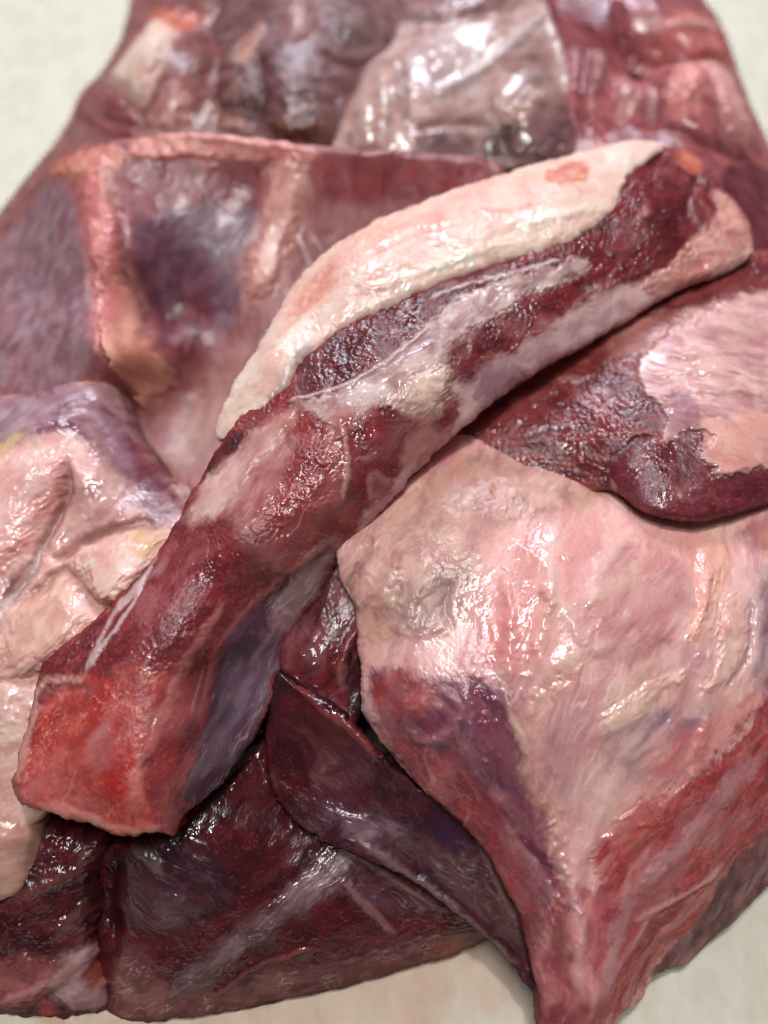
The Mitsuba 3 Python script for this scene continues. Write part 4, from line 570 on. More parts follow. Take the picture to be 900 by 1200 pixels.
body('left_fat_piece', {"label": "pale pink lumpy fat with purple skin on top, left of the diagonal strip", "cat": "meat", "seed": 12, "s": 0.55, "R": 5, "thick": 26, "kind": "fat", "color": [[230, 186, 172], [214, 160, 150], [240, 208, 196]], "part": "fat", "ang": 40, "amp": 0.6,
  "outline": [[-202.2, 55.5], [-173.2, 52.0], [-149.1, 55.4], [-130.9, 59.7], [-120.3, 58.2], [-114.3, 42.2], [-108.8, 28.6], [-94.9, 14.9], [-81.8, 5.5], [-73.4, -14.0], [-84.0, -40.3], [-103.8, -60.3], [-115.2, -82.3], [-127.1, -117.3], [-145.1, -124.2], [-164.5, -124.2]],
  "patches": [
    {"poly": [[-200.2, 56.9], [-147.6, 56.8], [-118.7, 58.2], [-111.7, 41.7], [-108.1, 26.1], [-88.3, 9.0], [-79.4, 0.0], [-89.0, -6.8], [-103.8, 0.0], [-117.1, 21.3], [-132.6, 35.8], [-145.4, 28.4], [-160.4, 24.9], [-185.6, 21.8]], "color": [[148, 106, 117], [114, 67, 81], [182, 149, 150]], "kind": "membrane", "part": "skin", "feather": 2.0, "ang": -40}, 
    {"poly": [[-122.0, 44.4], [-108.9, 30.1], [-83.9, 5.4], [-80.0, -1.8], [-90.9, 0.0], [-103.6, 10.7], [-112.9, 25.5]], "color": [[122, 55, 62], [98, 37, 48]], "kind": "cut", "part": None, "feather": 2.0}, 
    {"poly": [[-197.5, 50.3], [-161.9, 50.8], [-144.8, 44.0], [-146.6, 32.2], [-185.6, 21.8]], "color": [[176, 149, 154], [146, 112, 123]], "kind": "slick", "part": None, "feather": 3.5, "alpha": 0.8},  # pale skin, partly the glare on this fold painted in
    {"poly": [[-168.4, 23.3], [-155.4, 34.3], [-145.9, 36.0], [-152.7, 26.6], [-162.4, 17.6]], "color": [[220, 196, 150], [204, 172, 130]], "kind": "slick", "part": None, "feather": 1.5}, 
    {"poly": [[-183.1, 14.4], [-159.8, 23.1], [-141.6, 28.3], [-129.7, 21.0], [-127.4, 10.5], [-135.7, 0.0], [-143.7, -13.7], [-155.8, -30.5], [-173.4, -34.0]], "color": [[238, 184, 174], [226, 164, 156]], "kind": "wax", "part": "fat_lump", "feather": 2.0, "proud": 4.0, "dome": 7, "amp": 0.8, "alpha": 1}, 
    {"poly": [[-127.5, 14.0], [-113.1, 14.1], [-94.1, 0.0], [-95.3, -6.8], [-112.1, -10.2], [-127.2, -13.7], [-134.6, -10.4]], "color": [[196, 150, 140], [170, 122, 118]], "kind": "fat", "part": None, "feather": 2.5, "amp": 0.6}, 
    {"poly": [[-173.4, -34.0], [-152.4, -30.5], [-143.3, -20.5], [-142.2, -30.5], [-148.4, -46.2], [-168.8, -53.0]], "color": [[150, 92, 94], [124, 65, 71]], "kind": "slick", "part": None, "feather": 2.5}, 
    {"poly": [[-127.6, -20.4], [-112.1, -10.2], [-98.7, -6.1], [-89.0, -6.8], [-85.4, -16.8], [-93.2, -29.4], [-104.2, -39.1], [-115.5, -29.7]], "color": [[238, 194, 178], [226, 172, 160]], "kind": "wax", "part": "fat_lump", "feather": 1.6, "proud": 4.0, "dome": 7, "amp": 0.8, "alpha": 1}, 
    {"poly": [[-101.3, -8.4], [-89.0, -6.8], [-86.6, -15.1], [-93.9, -19.8]], "color": [[222, 178, 140], [212, 164, 130]], "kind": "fat", "part": None, "feather": 2.0}, 
    {"poly": [[-144.9, -33.7], [-128.0, -26.9], [-111.0, -35.9], [-113.3, -48.6], [-128.2, -60.9], [-144.6, -64.3], [-148.4, -46.2]], "color": [[224, 178, 160], [208, 154, 140]], "kind": "wax", "part": "fat_lump", "feather": 2.5, "proud": 3, "dome": 8, "amp": 0.8, "alpha": 1}],
  "strokes": [
    {"line": [[-130.4, 21.0], [-129.1, 7.0], [-134.8, -3.5], [-138.1, -13.7], [-141.3, -25.5], [-150.6, -38.5]], "width": 3.2, "h": -5, "color": [132, 88, 88], "alpha": 0.7},  # crease between lumps, its shade put into the colour too
    {"line": [[-139.0, -13.7], [-139.4, -20.5], [-145.6, -30.5], [-152.9, -43.2]], "width": 2.4, "h": 2.0, "color": [200, 176, 170], "alpha": 0.5}, 
    {"line": [[-147.6, 56.8], [-127.9, 43.9], [-121.7, 57.0]], "width": 4, "h": 2.5, "color": [170, 134, 146], "alpha": 0.5}, 
    {"line": [[-155.4, 34.3], [-137.4, 39.8], [-121.6, 42.4], [-113.8, 29.4], [-104.7, 14.4]], "width": 3, "h": 1.8, "color": [170, 134, 150], "alpha": 0.4}, 
    {"line": [[-146.9, -52.2], [-141.2, -64.2], [-141.6, -79.5]], "width": 3, "h": 1.2, "color": None, "beads": 25}, 
    {"line": [[-129.1, 8.7], [-133.1, -6.9], [-142.2, -30.5], [-149.3, -43.1]], "width": 2, "h": 0, "color": None, "beads": 28}, 
    {"line": [[-138.6, -58.0], [-131.5, -60.9], [-133.7, -79.6]], "width": 3, "h": 0, "color": None, "beads": 18}, 
    {"line": [[-100.8, -10.1], [-92.0, -7.5], [-86.0, -13.5]], "width": 2, "h": 0.5, "color": None, "beads": 10}, 
    {"line": [[-135.3, -17.1], [-129.8, -18.8], [-120.1, -11.0], [-102.4, -4.8], [-87.9, -5.2]], "width": 3, "h": -4.5, "color": [136, 92, 90], "alpha": 0.65},  # this and the two creases below are also painted darker for shade
    {"line": [[-97.9, -37.5], [-110.9, -36.5], [-127.2, -22.0], [-131.8, -27.0], [-145.6, -37.5]], "width": 3, "h": -4, "color": [156, 108, 98], "alpha": 0.6}, 
    {"line": [[-144.6, -64.3], [-128.1, -62.5], [-113.3, -48.6]], "width": 3, "h": -3.5, "color": [160, 112, 104], "alpha": 0.5}, 
    {"line": [[-149.3, 40.1], [-136.3, 47.9], [-124.7, 55.9]], "width": 3, "h": 2, "color": [186, 160, 172], "alpha": 0.5}],
  "ctrl": [[-199.3, 54.7, -46.1], [-146.8, 54.6, -31.3], [-118.5, 57.3, -37.3], [-107.2, 28.2, -30.9], [-80.5, 5.4, -11.9], [-72.2, -13.7, 2.8], [-102.0, -59.3, 17.9], [-124.9, -115.2, 27.3], [-142.5, -121.9, 30.9], [-161.5, -121.9, 30.9], [-173.4, -34.0, 6.7], [-131.2, 43.7, -18.7], [-145.7, 13.9, -0.6], [-132.5, 0.0, -2.3], [-114.4, 21.4, -11.4], [-105.5, -19.8, 17.3], [-119.6, -13.7, 5.0], [-99.9, -13.3, 13.9], [-122.8, -45.3, 24.1], [-146.9, -13.7, 5.0], [-136.8, -76.4, 29.3], [-138.8, -30.5, 8.3], [-94.1, 0.0, -2.3]]})
body('fat_nub', {"label": "small rounded beige nub of fat at the left edge, under the diagonal strip", "cat": "fat", "seed": 13, "s": 0.6, "R": 6, "thick": 14, "kind": "fat", "color": [[206, 158, 140], [180, 128, 114], [220, 180, 162]], "part": "fat", "amp": 0.5,
  "outline": [[-170.8, -110.5], [-144.2, -109.8], [-131.3, -114.9], [-129.5, -123.9], [-133.2, -134.9], [-135.7, -143.2], [-143.7, -147.7], [-166.1, -154.7]],
  "strokes": [
    {"line": [[-139.1, -110.3], [-131.4, -117.0], [-132.7, -123.1]], "width": 2.5, "h": 1.5, "color": None}, 
    {"line": [[-128.7, -115.8], [-130.3, -125.5], [-134.6, -134.6]], "width": 3, "h": -1, "color": [120, 86, 70], "alpha": 0.5}],
  "ctrl": [[-167.3, -108.3, 19.1], [-128.6, -112.5, 25.9], [-126.8, -121.3, 23.7], [-132.9, -140.3, 24.8], [-162.7, -151.5, 28.5], [-139.1, -123.3, 31.6], [-154.2, -125.9, 33.0]]})
body('left_bottom_chunk', {"label": "dark ragged chunk with pale nodules along its lower edge, bottom left corner", "cat": "meat", "seed": 14, "s": 0.55, "R": 8, "thick": 16, "kind": "grain", "color": [[86, 24, 30], [56, 15, 22], [120, 61, 61]], "part": "lean", "ang": 30, "amp": 1.2, "fascia": 0.2, "jag": 1.9, "finish": "wet_dark", "fl": 0.7, "fs": 0.9,  # dark lean, its tone also takes in the shadow on this corner
  "outline": [[-170.5, -120.4], [-130.7, -118.9], [-107.7, -124.5], [-106.3, -133.7], [-112.4, -142.2], [-110.3, -155.9], [-115.3, -165.5], [-111.9, -178.5], [-107.1, -193.6], [-111.6, -201.7], [-124.2, -204.6], [-130.1, -205.4], [-138.5, -203.2], [-155.4, -202.4], [-176.8, -204.6]],
  "patches": [
    {"poly": [[-169.0, -175.6], [-147.9, -172.6], [-131.3, -170.7], [-125.8, -177.1], [-133.8, -188.9], [-151.2, -194.9], [-172.4, -199.5]], "color": [[176, 92, 91], [139, 65, 72]], "kind": "slick", "part": "nodule", "feather": 2.0, "proud": 1.2}, 
    {"poly": [[-129.1, -178.8], [-116.0, -167.4], [-107.2, -170.9], [-104.5, -190.5], [-109.8, -196.6], [-121.8, -200.3], [-127.8, -193.3]], "color": [[176, 140, 140], [140, 98, 99]], "kind": "fat", "part": "nodule", "feather": 2.0, "proud": 0.8}, 
    {"poly": [[-118.0, -176.1], [-107.2, -174.3], [-106.9, -186.6], [-117.3, -187.7]], "color": [[141, 69, 52], [117, 51, 44]], "kind": "cut", "part": None, "feather": 2}, 
    {"poly": [[-134.0, -191.0], [-128.0, -195.4], [-131.9, -200.3], [-136.8, -199.3]], "color": [[160, 49, 50], [141, 39, 44]], "kind": "slick", "part": None, "feather": 1}],
  "strokes": [
    {"line": [[-139.3, -145.8], [-123.6, -139.9], [-108.5, -131.5]], "width": 3, "h": 1.6, "color": [130, 80, 74], "alpha": 0.35}, 
    {"line": [[-127.6, -163.6], [-118.4, -154.5], [-112.5, -148.8]], "width": 2.6, "h": 1.6, "color": [130, 80, 74], "alpha": 0.35}, 
    {"line": [[-150.6, -190.7], [-136.7, -186.7], [-124.4, -179.2], [-113.2, -169.7]], "width": 2.2, "h": 1, "color": [196, 150, 146], "alpha": 0.5}, 
    {"line": [[-106.1, -131.8], [-112.5, -148.8], [-110.2, -166.9]], "width": 4, "h": -2, "color": [40, 16, 20], "alpha": 0.5, "warp": 1.5}],  # same gap from the chunk side, its darkness painted on
  "ctrl": [[-166.1, -117.2, 21.6], [-127.3, -115.9, 20.8], [-104.9, -121.3, 19.2], [-105.9, -154.2, 11.7], [-105.3, -192.3, 9.4], [-131.9, -199.5, 8.7], [-172.4, -199.5, 8.7], [-132.9, -145.8, 23.2], [-117.8, -144.0, 19.9], [-128.2, -170.9, 18.4], [-154.5, -170.9, 18.4]]})
body('bottom_slice', {"label": "wide dark slice with grey silverskin band and fatty lower edge, bottom centre", "cat": "meat", "seed": 15, "s": 0.42, "R": 5, "thick": 14, "kind": "cut", "color": [[85, 17, 25], [58, 11, 19], [102, 39, 46]], "part": "lean", "ang": 30, "amp": 1.3, "fascia": 0.15, "jag": 1.0, "finish": "wet_dark", "sc": 6, "fl": 0.2, "fs": 1.2, "el": 3,  # dark meat, colours lowered further for the shadow at the near end
  "outline": [[-102.2, -127.0], [-80.2, -119.5], [-75.1, -110.2], [-62.2, -96.8], [-51.2, -86.6], [-37.2, -92.1], [-10.5, -115.4], [23.8, -136.2], [40.9, -150.1], [48.2, -163.4], [43.0, -174.7], [31.5, -178.5], [28.0, -182.3], [14.0, -183.9], [7.0, -186.1], [-7.0, -190.6], [-24.2, -193.9], [-41.4, -196.7], [-58.6, -201.3], [-75.3, -201.2], [-96.1, -204.5], [-111.0, -204.7], [-123.1, -204.0], [-127.2, -183.7], [-125.8, -155.9], [-116.1, -134.9]],
  "patches": [
    {"poly": [[-70.2, -100.2], [-48.5, -90.0], [-31.1, -103.6], [-27.0, -121.7], [-39.5, -131.8], [-58.0, -138.6], [-70.7, -122.2], [-76.2, -113.5]], "color": [[81, 18, 23], [56, 12, 17]], "kind": "cut", "part": None, "feather": 3.0}, 
    {"poly": [[-100.4, -124.7], [-80.1, -120.2], [-67.5, -125.3], [-54.9, -139.0], [-58.3, -148.9], [-74.6, -159.0], [-91.4, -163.3], [-102.3, -151.8]], "color": [[74, 37, 47], [49, 22, 33], [120, 84, 90]], "kind": "fibre", "part": "purple_skin", "feather": 3.0, "ang": -40, "fl": 0.4}, 
    {"poly": [[-86.5, -141.0], [-75.3, -142.6], [-69.3, -149.9], [-77.7, -157.1], [-87.5, -155.6]], "color": [[116, 88, 96], [84, 53, 62]], "kind": "fibre", "part": None, "feather": 2.5, "ang": 10, "proud": 0.6, "alpha": 0.6}, 
    {"poly": [[-86.6, -189.8], [-72.3, -174.3], [-52.2, -156.7], [-32.9, -141.5], [-18.5, -129.3], [-8.4, -134.0], [-13.3, -142.9], [-26.4, -150.1], [-42.8, -161.3], [-59.3, -171.4], [-76.5, -188.0]], "color": [[136, 108, 112], [100, 65, 71], [176, 159, 159]], "kind": "fibre", "part": "silverskin", "feather": 2.6, "ang": 38, "proud": 0.5, "fl": 0.85, "fs": 0.9, "el": 2, "amp": 1.3}, 
    {"poly": [[-16.7, -133.7], [-3.3, -140.3], [23.6, -155.2], [16.9, -160.7], [-3.3, -157.2], [-13.3, -149.3]], "color": [[100, 59, 66], [64, 29, 42], [150, 126, 130]], "kind": "fibre", "part": "silverskin", "feather": 2.5, "ang": -35, "fl": 0.7, "fs": 0.9, "amp": 1.3}, 
    {"poly": [[-46.3, -168.7], [-33.0, -156.6], [-10.0, -154.8], [16.9, -162.6], [17.0, -168.5], [-6.8, -174.2], [-30.2, -178.0], [-43.5, -178.9]], "color": [[96, 24, 29], [70, 17, 22]], "kind": "cut", "part": None, "feather": 2}, 
    {"poly": [[-107.3, -174.3], [-91.6, -166.9], [-89.3, -181.9], [-70.4, -192.7], [-94.6, -202.7], [-109.2, -201.3]], "color": [[140, 84, 83], [104, 51, 53], [186, 150, 148]], "kind": "slick", "part": None, "feather": 2.5, "fl": 0.7, "fs": 1}, 
    {"poly": [[-93.8, -194.4], [-56.8, -183.8], [-27.0, -180.3], [0.0, -174.8], [32.4, -165.4], [37.7, -169.7], [17.2, -181.6], [-6.8, -188.3], [-40.7, -194.2], [-84.3, -202.2]], "color": [[120, 72, 70], [92, 45, 45], [186, 156, 152]], "kind": "fibre", "part": "fatty_edge", "feather": 1.6, "ang": 12, "fl": 0.8, "fs": 0.9}, 
    {"poly": [[10.3, -177.8], [42.6, -165.3], [44.7, -173.7], [31.1, -181.5], [17.2, -183.2]], "color": [[134, 66, 46], [103, 49, 38]], "kind": "cut", "part": None, "feather": 1.2}],
  "strokes": [
    {"line": [[-16.6, -142.6], [-6.7, -153.3], [5.1, -167.4]], "width": 2.0, "h": 0.8, "color": [150, 104, 100], "alpha": 0.6}, 
    {"line": [[-67.0, -191.0], [-49.9, -176.3], [-26.7, -170.3]], "width": 1.6, "h": 1, "color": [150, 90, 86], "alpha": 0.4}, 
    {"line": [[-96.6, -125.6], [-86.2, -130.9], [-81.5, -137.3]], "width": 2.6, "h": 1, "color": [130, 104, 90], "alpha": 0.5}, 
    {"line": [[-75.5, -120.4], [-61.2, -128.8], [-51.9, -142.6]], "width": 3, "h": 1.5, "color": None}, 
    {"line": [[-71.9, -111.1], [-63.2, -106.5], [-51.4, -96.0]], "width": 2, "h": -1, "color": None}, 
    {"line": [[-100.5, -126.4], [-107.5, -150.3], [-105.5, -170.2]], "width": 5, "h": -4, "color": [40, 16, 20], "alpha": 0.7, "warp": 1.5},  # near-black stroke: darkness of the gap beside the chunk painted in
    {"line": [[-20.1, -129.2], [0.0, -140.4], [23.7, -157.2]], "width": 2, "h": 1.4, "color": [130, 96, 90], "alpha": 0.5}],
  "ctrl": [[-100.4, -124.7, 23.3], [-73.8, -108.3, 19.1], [-50.4, -85.1, -1.2], [-10.3, -113.5, 2.6], [23.4, -133.8, 12.3], [47.4, -160.7, 8.4], [42.3, -171.8, 3.0], [-6.8, -187.4, 4.5], [-57.6, -197.9, 7.8], [-94.4, -201.0, 9.5], [-122.8, -179.9, 0.5], [-123.7, -153.4, -2.3], [-99.1, -171.8, 16.6], [-98.3, -143.2, 21.8], [-79.8, -127.7, 28.3], [-61.2, -128.8, 25.4], [-40.5, -114.8, 9.0], [-49.1, -157.0, 20.1], [-16.6, -149.0, 15.8], [-80.9, -155.3, 23.7], [10.1, -162.1, 9.1]]})
body('meat_strip', {"label": "long diagonal strip of red meat on top, with cream fat cap and cut lower end", "cat": "meat", "seed": 16, "s": 0.42, "R": 4, "thick": 14, "kind": "grain", "color": [[137, 51, 52], [105, 35, 40], [180, 108, 100]], "part": "lean", "ang": 48, "amp": 1.1, "jag": 1.1,
  "outline": [[-76.6, 8.5], [-70.0, 18.8], [-64.7, 29.3], [-59.2, 41.8], [-53.4, 60.5], [-38.4, 84.0], [-19.0, 114.1], [19.5, 136.4], [67.6, 157.0], [120.5, 178.6], [146.6, 179.3], [156.1, 170.3], [160.3, 157.5], [166.7, 146.5], [171.4, 135.4], [172.0, 123.6], [168.4, 116.1], [155.6, 108.1], [134.0, 101.5], [115.3, 88.8], [93.1, 76.3], [72.9, 63.8], [54.0, 52.2], [38.9, 40.7], [28.1, 30.9], [17.4, 20.2], [6.2, 8.6], [-3.4, -2.7], [-14.4, -12.3], [-17.9, -17.9], [-22.5, -31.2], [-33.8, -46.6], [-41.2, -65.3], [-46.4, -82.3], [-57.7, -98.9], [-65.8, -107.5], [-72.6, -108.2], [-74.3, -118.2], [-78.8, -112.8], [-87.3, -113.8], [-103.2, -111.8], [-118.8, -106.7], [-133.2, -102.5], [-132.7, -89.9], [-130.5, -72.8], [-129.2, -59.5], [-125.2, -53.2], [-114.2, -45.7], [-102.0, -34.0], [-92.4, -22.4], [-84.5, -9.4], [-79.7, -0.7]],
  "patches": [
    {"poly": [[-36.1, 58.5], [-17.4, 73.2], [17.7, 90.4], [39.5, 101.3], [69.0, 108.9], [101.3, 131.4], [112.7, 158.2], [143.0, 169.6], [156.2, 150.2], [156.0, 128.7], [132.2, 109.6], [107.1, 99.8], [87.1, 94.4], [67.3, 79.6], [52.5, 70.0], [37.9, 62.0], [30.9, 41.2], [6.6, 26.6], [-13.0, 32.5], [-33.4, 43.4]], "color": [[117, 39, 44], [86, 25, 32], [150, 84, 82]], "kind": "grain", "part": "dark_lean", "feather": 1.2, "ang": 35, "amp": 0.9}, 
    {"poly": [[-35.9, 54.7], [-27.8, 67.8], [-3.5, 80.7], [24.9, 94.4], [39.5, 100.5], [39.1, 94.1], [24.2, 74.2], [6.8, 60.8], [-10.0, 49.9], [-23.2, 43.0], [-36.9, 43.6]], "color": [[105, 41, 42], [75, 25, 30], [140, 90, 86]], "kind": "grain", "part": None, "feather": 1.2}, 
    {"poly": [[-38.6, 43.7], [-23.2, 43.7], [-6.7, 53.5], [10.3, 68.4], [24.5, 84.1], [39.1, 94.1], [68.5, 102.7], [87.7, 109.6], [83.3, 99.7], [60.3, 90.4], [43.7, 80.3], [27.5, 68.6], [23.7, 57.6], [26.5, 50.9], [16.8, 40.3], [6.6, 41.4], [-9.7, 32.5], [-16.1, 25.8], [-21.1, 32.5]], "color": [[206, 178, 170], [168, 128, 126], [228, 206, 196]], "kind": "slick", "part": "connective_band", "feather": 1.4, "ang": 38, "proud": 0.8, "alpha": 0.95}, 
    {"poly": [[0.0, 42.9], [10.0, 51.9], [23.8, 59.4], [27.2, 54.3], [23.7, 42.4], [15.1, 36.9], [6.6, 39.8]], "color": [[222, 192, 172], [204, 160, 144]], "kind": "fat", "part": None, "feather": 2.6, "proud": 1.2, "dome": 3, "alpha": 0.8}, 
    {"poly": [[-23.0, 39.5], [-11.5, 42.8], [-9.7, 32.5], [-11.3, 12.9], [-17.8, 0.0], [-22.3, 12.8]], "color": [[176, 112, 104], [150, 80, 78]], "kind": "slick", "part": None, "feather": 1.6, "alpha": 0.7}, 
    {"poly": [[-18.7, -20.4], [-6.6, 0.0], [17.1, 23.9], [31.0, 37.9], [27.2, 50.9], [37.9, 55.2], [52.5, 66.6], [75.1, 80.5], [87.1, 92.6], [107.2, 98.0], [128.0, 104.6], [154.2, 115.7], [170.6, 123.5], [171.5, 113.0], [116.1, 82.4], [53.5, 46.4], [17.3, 13.8], [-3.4, -6.8]], "color": [[210, 172, 170], [184, 141, 142], [226, 198, 192]], "kind": "membrane", "part": "membrane", "feather": 1.6, "ang": 35, "alpha": 1}, 
    {"poly": [[37.9, 55.2], [52.7, 63.2], [60.4, 60.4], [49.5, 49.5], [38.2, 45.1]], "color": [[150, 106, 119], [130, 86, 101]], "kind": "membrane", "part": None, "feather": 2.0}, 
    {"poly": [[107.1, 99.8], [132.3, 113.4], [153.2, 137.5], [154.5, 152.5], [164.2, 146.2], [171.8, 130.3], [170.1, 117.1], [140.8, 102.7], [119.8, 93.6]], "color": [[216, 160, 146], [190, 122, 114]], "kind": "fat", "part": "fat_end", "feather": 1.8, "proud": 1.2, "dome": 4, "amp": 1.5}, 
    {"poly": [[140.8, 178.0], [155.3, 173.9], [151.8, 159.9], [140.9, 161.0]], "color": [[200, 112, 88], [180, 90, 74]], "kind": "fat", "part": None, "feather": 1.4}, 
    {"poly": [[113.7, 136.5], [132.2, 143.8], [138.4, 130.8], [128.1, 116.8], [115.5, 119.2]], "color": [[90, 29, 34], [68, 22, 28]], "kind": "grain", "part": None, "feather": 2.0}, 
    {"poly": [[-78.3, 0.0], [-70.3, 13.4], [-50.0, 30.0], [-38.4, 40.8], [-33.0, 36.3], [-42.7, 26.3], [-51.9, 13.0], [-57.8, 3.2], [-68.1, -3.2], [-73.3, -6.5]], "color": [[224, 186, 172], [200, 146, 138]], "kind": "slick", "part": "fat_edge", "feather": 2.2, "ang": 45, "proud": 0.6}, 
    {"poly": [[-74.9, 13.5], [-65.3, 28.9], [-55.6, 32.0], [-57.3, 24.0], [-64.9, 16.0], [-70.1, 11.7]], "color": [[86, 33, 36], [66, 24, 28]], "kind": "grain", "part": None, "feather": 1.4}, 
    {"poly": [[-51.9, 13.0], [-45.9, 22.9], [-38.8, 19.4], [-44.5, 6.4], [-50.5, 0.0]], "color": [[170, 112, 113], [150, 86, 88]], "kind": "slick", "part": None, "feather": 1.6, "alpha": 0.8}, 
    {"poly": [[-61.7, 20.0], [-49.7, 26.5], [-33.2, 39.8], [-16.1, 25.8], [-17.8, 0.0], [-32.0, -12.8], [-53.3, -6.3]], "color": [[154, 69, 64], [130, 45, 48], [196, 130, 116]], "kind": "grain", "part": None, "feather": 2.5, "alpha": 0.6}, 
    {"poly": [[-14.7, 39.3], [6.6, 39.8], [13.5, 30.3], [6.7, 13.5], [-6.6, 3.3], [-16.2, 0.0], [-14.5, 19.3]], "color": [[124, 33, 40], [98, 24, 30]], "kind": "grain", "part": None, "feather": 1.6}, 
    {"poly": [[8.3, 33.2], [18.6, 37.2], [24.1, 27.6], [13.7, 17.1], [6.7, 20.0]], "color": [[180, 130, 124], [156, 96, 94]], "kind": "slick", "part": None, "feather": 1.8, "alpha": 0.7}, 
    {"poly": [[-63.9, 8.2], [-54.6, 21.5], [-41.5, 34.9], [-34.1, 26.0], [-41.5, 9.6], [-50.0, -6.3], [-59.8, -3.8]], "color": [[196, 148, 142], [168, 112, 110], [216, 180, 172]], "kind": "slick", "part": "film", "feather": 3.0, "ang": 50, "alpha": 0.5}, 
    {"poly": [[-70.7, 1.6], [-64.6, 13.2], [-49.5, 24.8], [-39.6, 31.3], [-43.1, 22.9], [-54.4, 10.4], [-60.3, 0.0]], "color": [[224, 190, 180], [204, 158, 150]], "kind": "slick", "part": None, "feather": 2.5, "ang": 50, "alpha": 0.7}, 
    {"poly": [[-81.7, -13.1], [-61.0, 0.0], [-40.8, -15.7], [-45.3, -29.2], [-60.3, -44.4], [-68.3, -59.0], [-75.7, -60.5], [-93.7, -57.4], [-103.3, -43.8]], "color": [[130, 43, 48], [102, 29, 36], [168, 96, 92]], "kind": "grain", "part": "lean", "feather": 3.0, "amp": 0.85}, 
    {"poly": [[-131.1, -100.9], [-128.4, -77.4], [-118.3, -62.3], [-93.7, -57.4], [-70.6, -58.3], [-67.5, -72.2], [-71.4, -91.1], [-73.9, -117.6], [-104.8, -110.8]], "color": [[190, 73, 60], [167, 53, 48], [226, 150, 134]], "kind": "cut", "part": "cut_end", "feather": 2.5, "amp": 0.9, "fl": 0.75, "fs": 0.9, "el": 1.4}, 
    {"poly": [[-126.3, -102.2], [-118.7, -82.2], [-105.5, -75.4], [-91.9, -77.1], [-94.2, -97.2], [-104.7, -109.2]], "color": [[184, 84, 76], [165, 59, 56], [220, 150, 136]], "kind": "cut", "part": None, "feather": 3.0, "alpha": 0.7}, 
    {"poly": [[-102.1, -75.0], [-86.4, -68.5], [-80.1, -80.1], [-83.6, -96.8], [-97.9, -103.8]], "color": [[175, 41, 36], [154, 35, 34]], "kind": "cut", "part": None, "feather": 3.0}, 
    {"poly": [[-83.8, -88.2], [-80.7, -68.7], [-77.0, -60.4], [-66.0, -59.7], [-66.6, -81.7], [-71.5, -103.4], [-73.1, -116.3], [-78.9, -111.7]], "color": [[133, 47, 52], [105, 31, 38]], "kind": "fibre", "part": None, "feather": 1.8, "ang": 75}, 
    {"poly": [[-17.5, -13.4], [-30.0, -30.0], [-37.3, -47.4], [-44.4, -67.3], [-47.9, -85.9], [-58.2, -100.3], [-65.9, -108.3], [-72.2, -106.1], [-69.8, -97.9], [-67.1, -81.5], [-65.1, -63.5], [-59.9, -46.2], [-48.7, -32.5], [-33.9, -21.0], [-22.8, -8.1]], "color": [[118, 96, 107], [80, 53, 67], [166, 147, 150]], "kind": "membrane", "part": "silverskin", "feather": 1.4, "ang": 62, "alpha": 0.97, "el": 6, "sc": 3, "fl": 0.7},  # lilac skin, darkened so the colour carries the shade of the flank
    {"poly": [[-34.2, -24.4], [-18.2, -8.3], [-16.2, -13.5], [-27.0, -30.3], [-40.4, -47.2], [-49.9, -53.3]], "color": [[186, 153, 153], [150, 110, 115]], "kind": "fibre", "part": None, "feather": 2.0, "ang": 50}, 
    {"poly": [[-56.5, -45.2], [-49.2, -39.3], [-47.0, -67.1], [-55.6, -88.4], [-63.5, -95.2], [-62.8, -74.1]], "color": [[122, 100, 113], [92, 69, 85]], "kind": "membrane", "part": None, "feather": 3.0, "ang": 70, "alpha": 0.7}],
  "strokes": [
    {"line": [[-38.6, 43.7], [-23.3, 45.9], [-6.7, 53.5], [6.8, 64.6], [17.3, 74.2]], "width": 1.3, "h": 1.2, "color": [206, 176, 170], "alpha": 0.7}, 
    {"line": [[17.7, 88.3], [32.0, 94.3], [53.7, 100.3], [76.2, 107.1]], "width": 1.4, "h": 0.9, "color": [206, 180, 176], "alpha": 0.7}, 
    {"line": [[-16.3, 35.9], [-13.5, 22.5], [-15.5, 3.2]], "width": 1.4, "h": 0.8, "color": [206, 160, 150], "alpha": 0.6}, 
    {"line": [[-58.6, -31.7], [-65.0, -43.4], [-71.7, -54.9], [-76.9, -66.3]], "width": 2.0, "h": 0.5, "color": [190, 120, 116], "alpha": 0.5}, 
    {"line": [[-86.8, -16.4], [-92.7, -28.8], [-101.1, -37.9], [-105.1, -52.6], [-107.8, -58.5]], "width": 1.8, "h": 0.7, "color": [206, 170, 168], "alpha": 0.75}, 
    {"line": [[-90.2, -22.7], [-93.7, -37.5], [-105.1, -52.6]], "width": 1.2, "h": 0.6, "color": [216, 186, 184], "alpha": 0.6}, 
    {"line": [[-106.0, -58.4], [-118.6, -60.8], [-127.6, -63.0], [-129.6, -80.2], [-130.6, -96.8]], "width": 2.4, "h": 0.4, "color": [212, 156, 140], "alpha": 0.55, "warp": 1.6}, 
    {"line": [[-70.6, -58.3], [-78.0, -69.0], [-81.5, -80.0], [-85.0, -93.8], [-88.4, -106.1]], "width": 3.4, "h": 0.2, "color": [200, 124, 116], "alpha": 0.5, "warp": 1.6}, 
    {"line": [[-123.2, -102.2], [-101.5, -108.1], [-85.8, -110.0], [-75.1, -111.1]], "width": 2.4, "h": 0.3, "color": [212, 150, 136], "alpha": 0.5, "warp": 1.6}, 
    {"line": [[-115.7, -66.4], [-109.1, -61.5], [-104.9, -65.4], [-109.5, -71.5]], "width": 2, "h": -0.8, "color": [124, 36, 40], "alpha": 0.6}, 
    {"line": [[-18.2, -8.3], [-32.4, -21.1], [-48.8, -34.2], [-60.0, -47.8], [-65.1, -63.5], [-66.6, -81.7]], "width": 2.0, "h": 1.0, "color": [160, 80, 80], "alpha": 0.5}, 
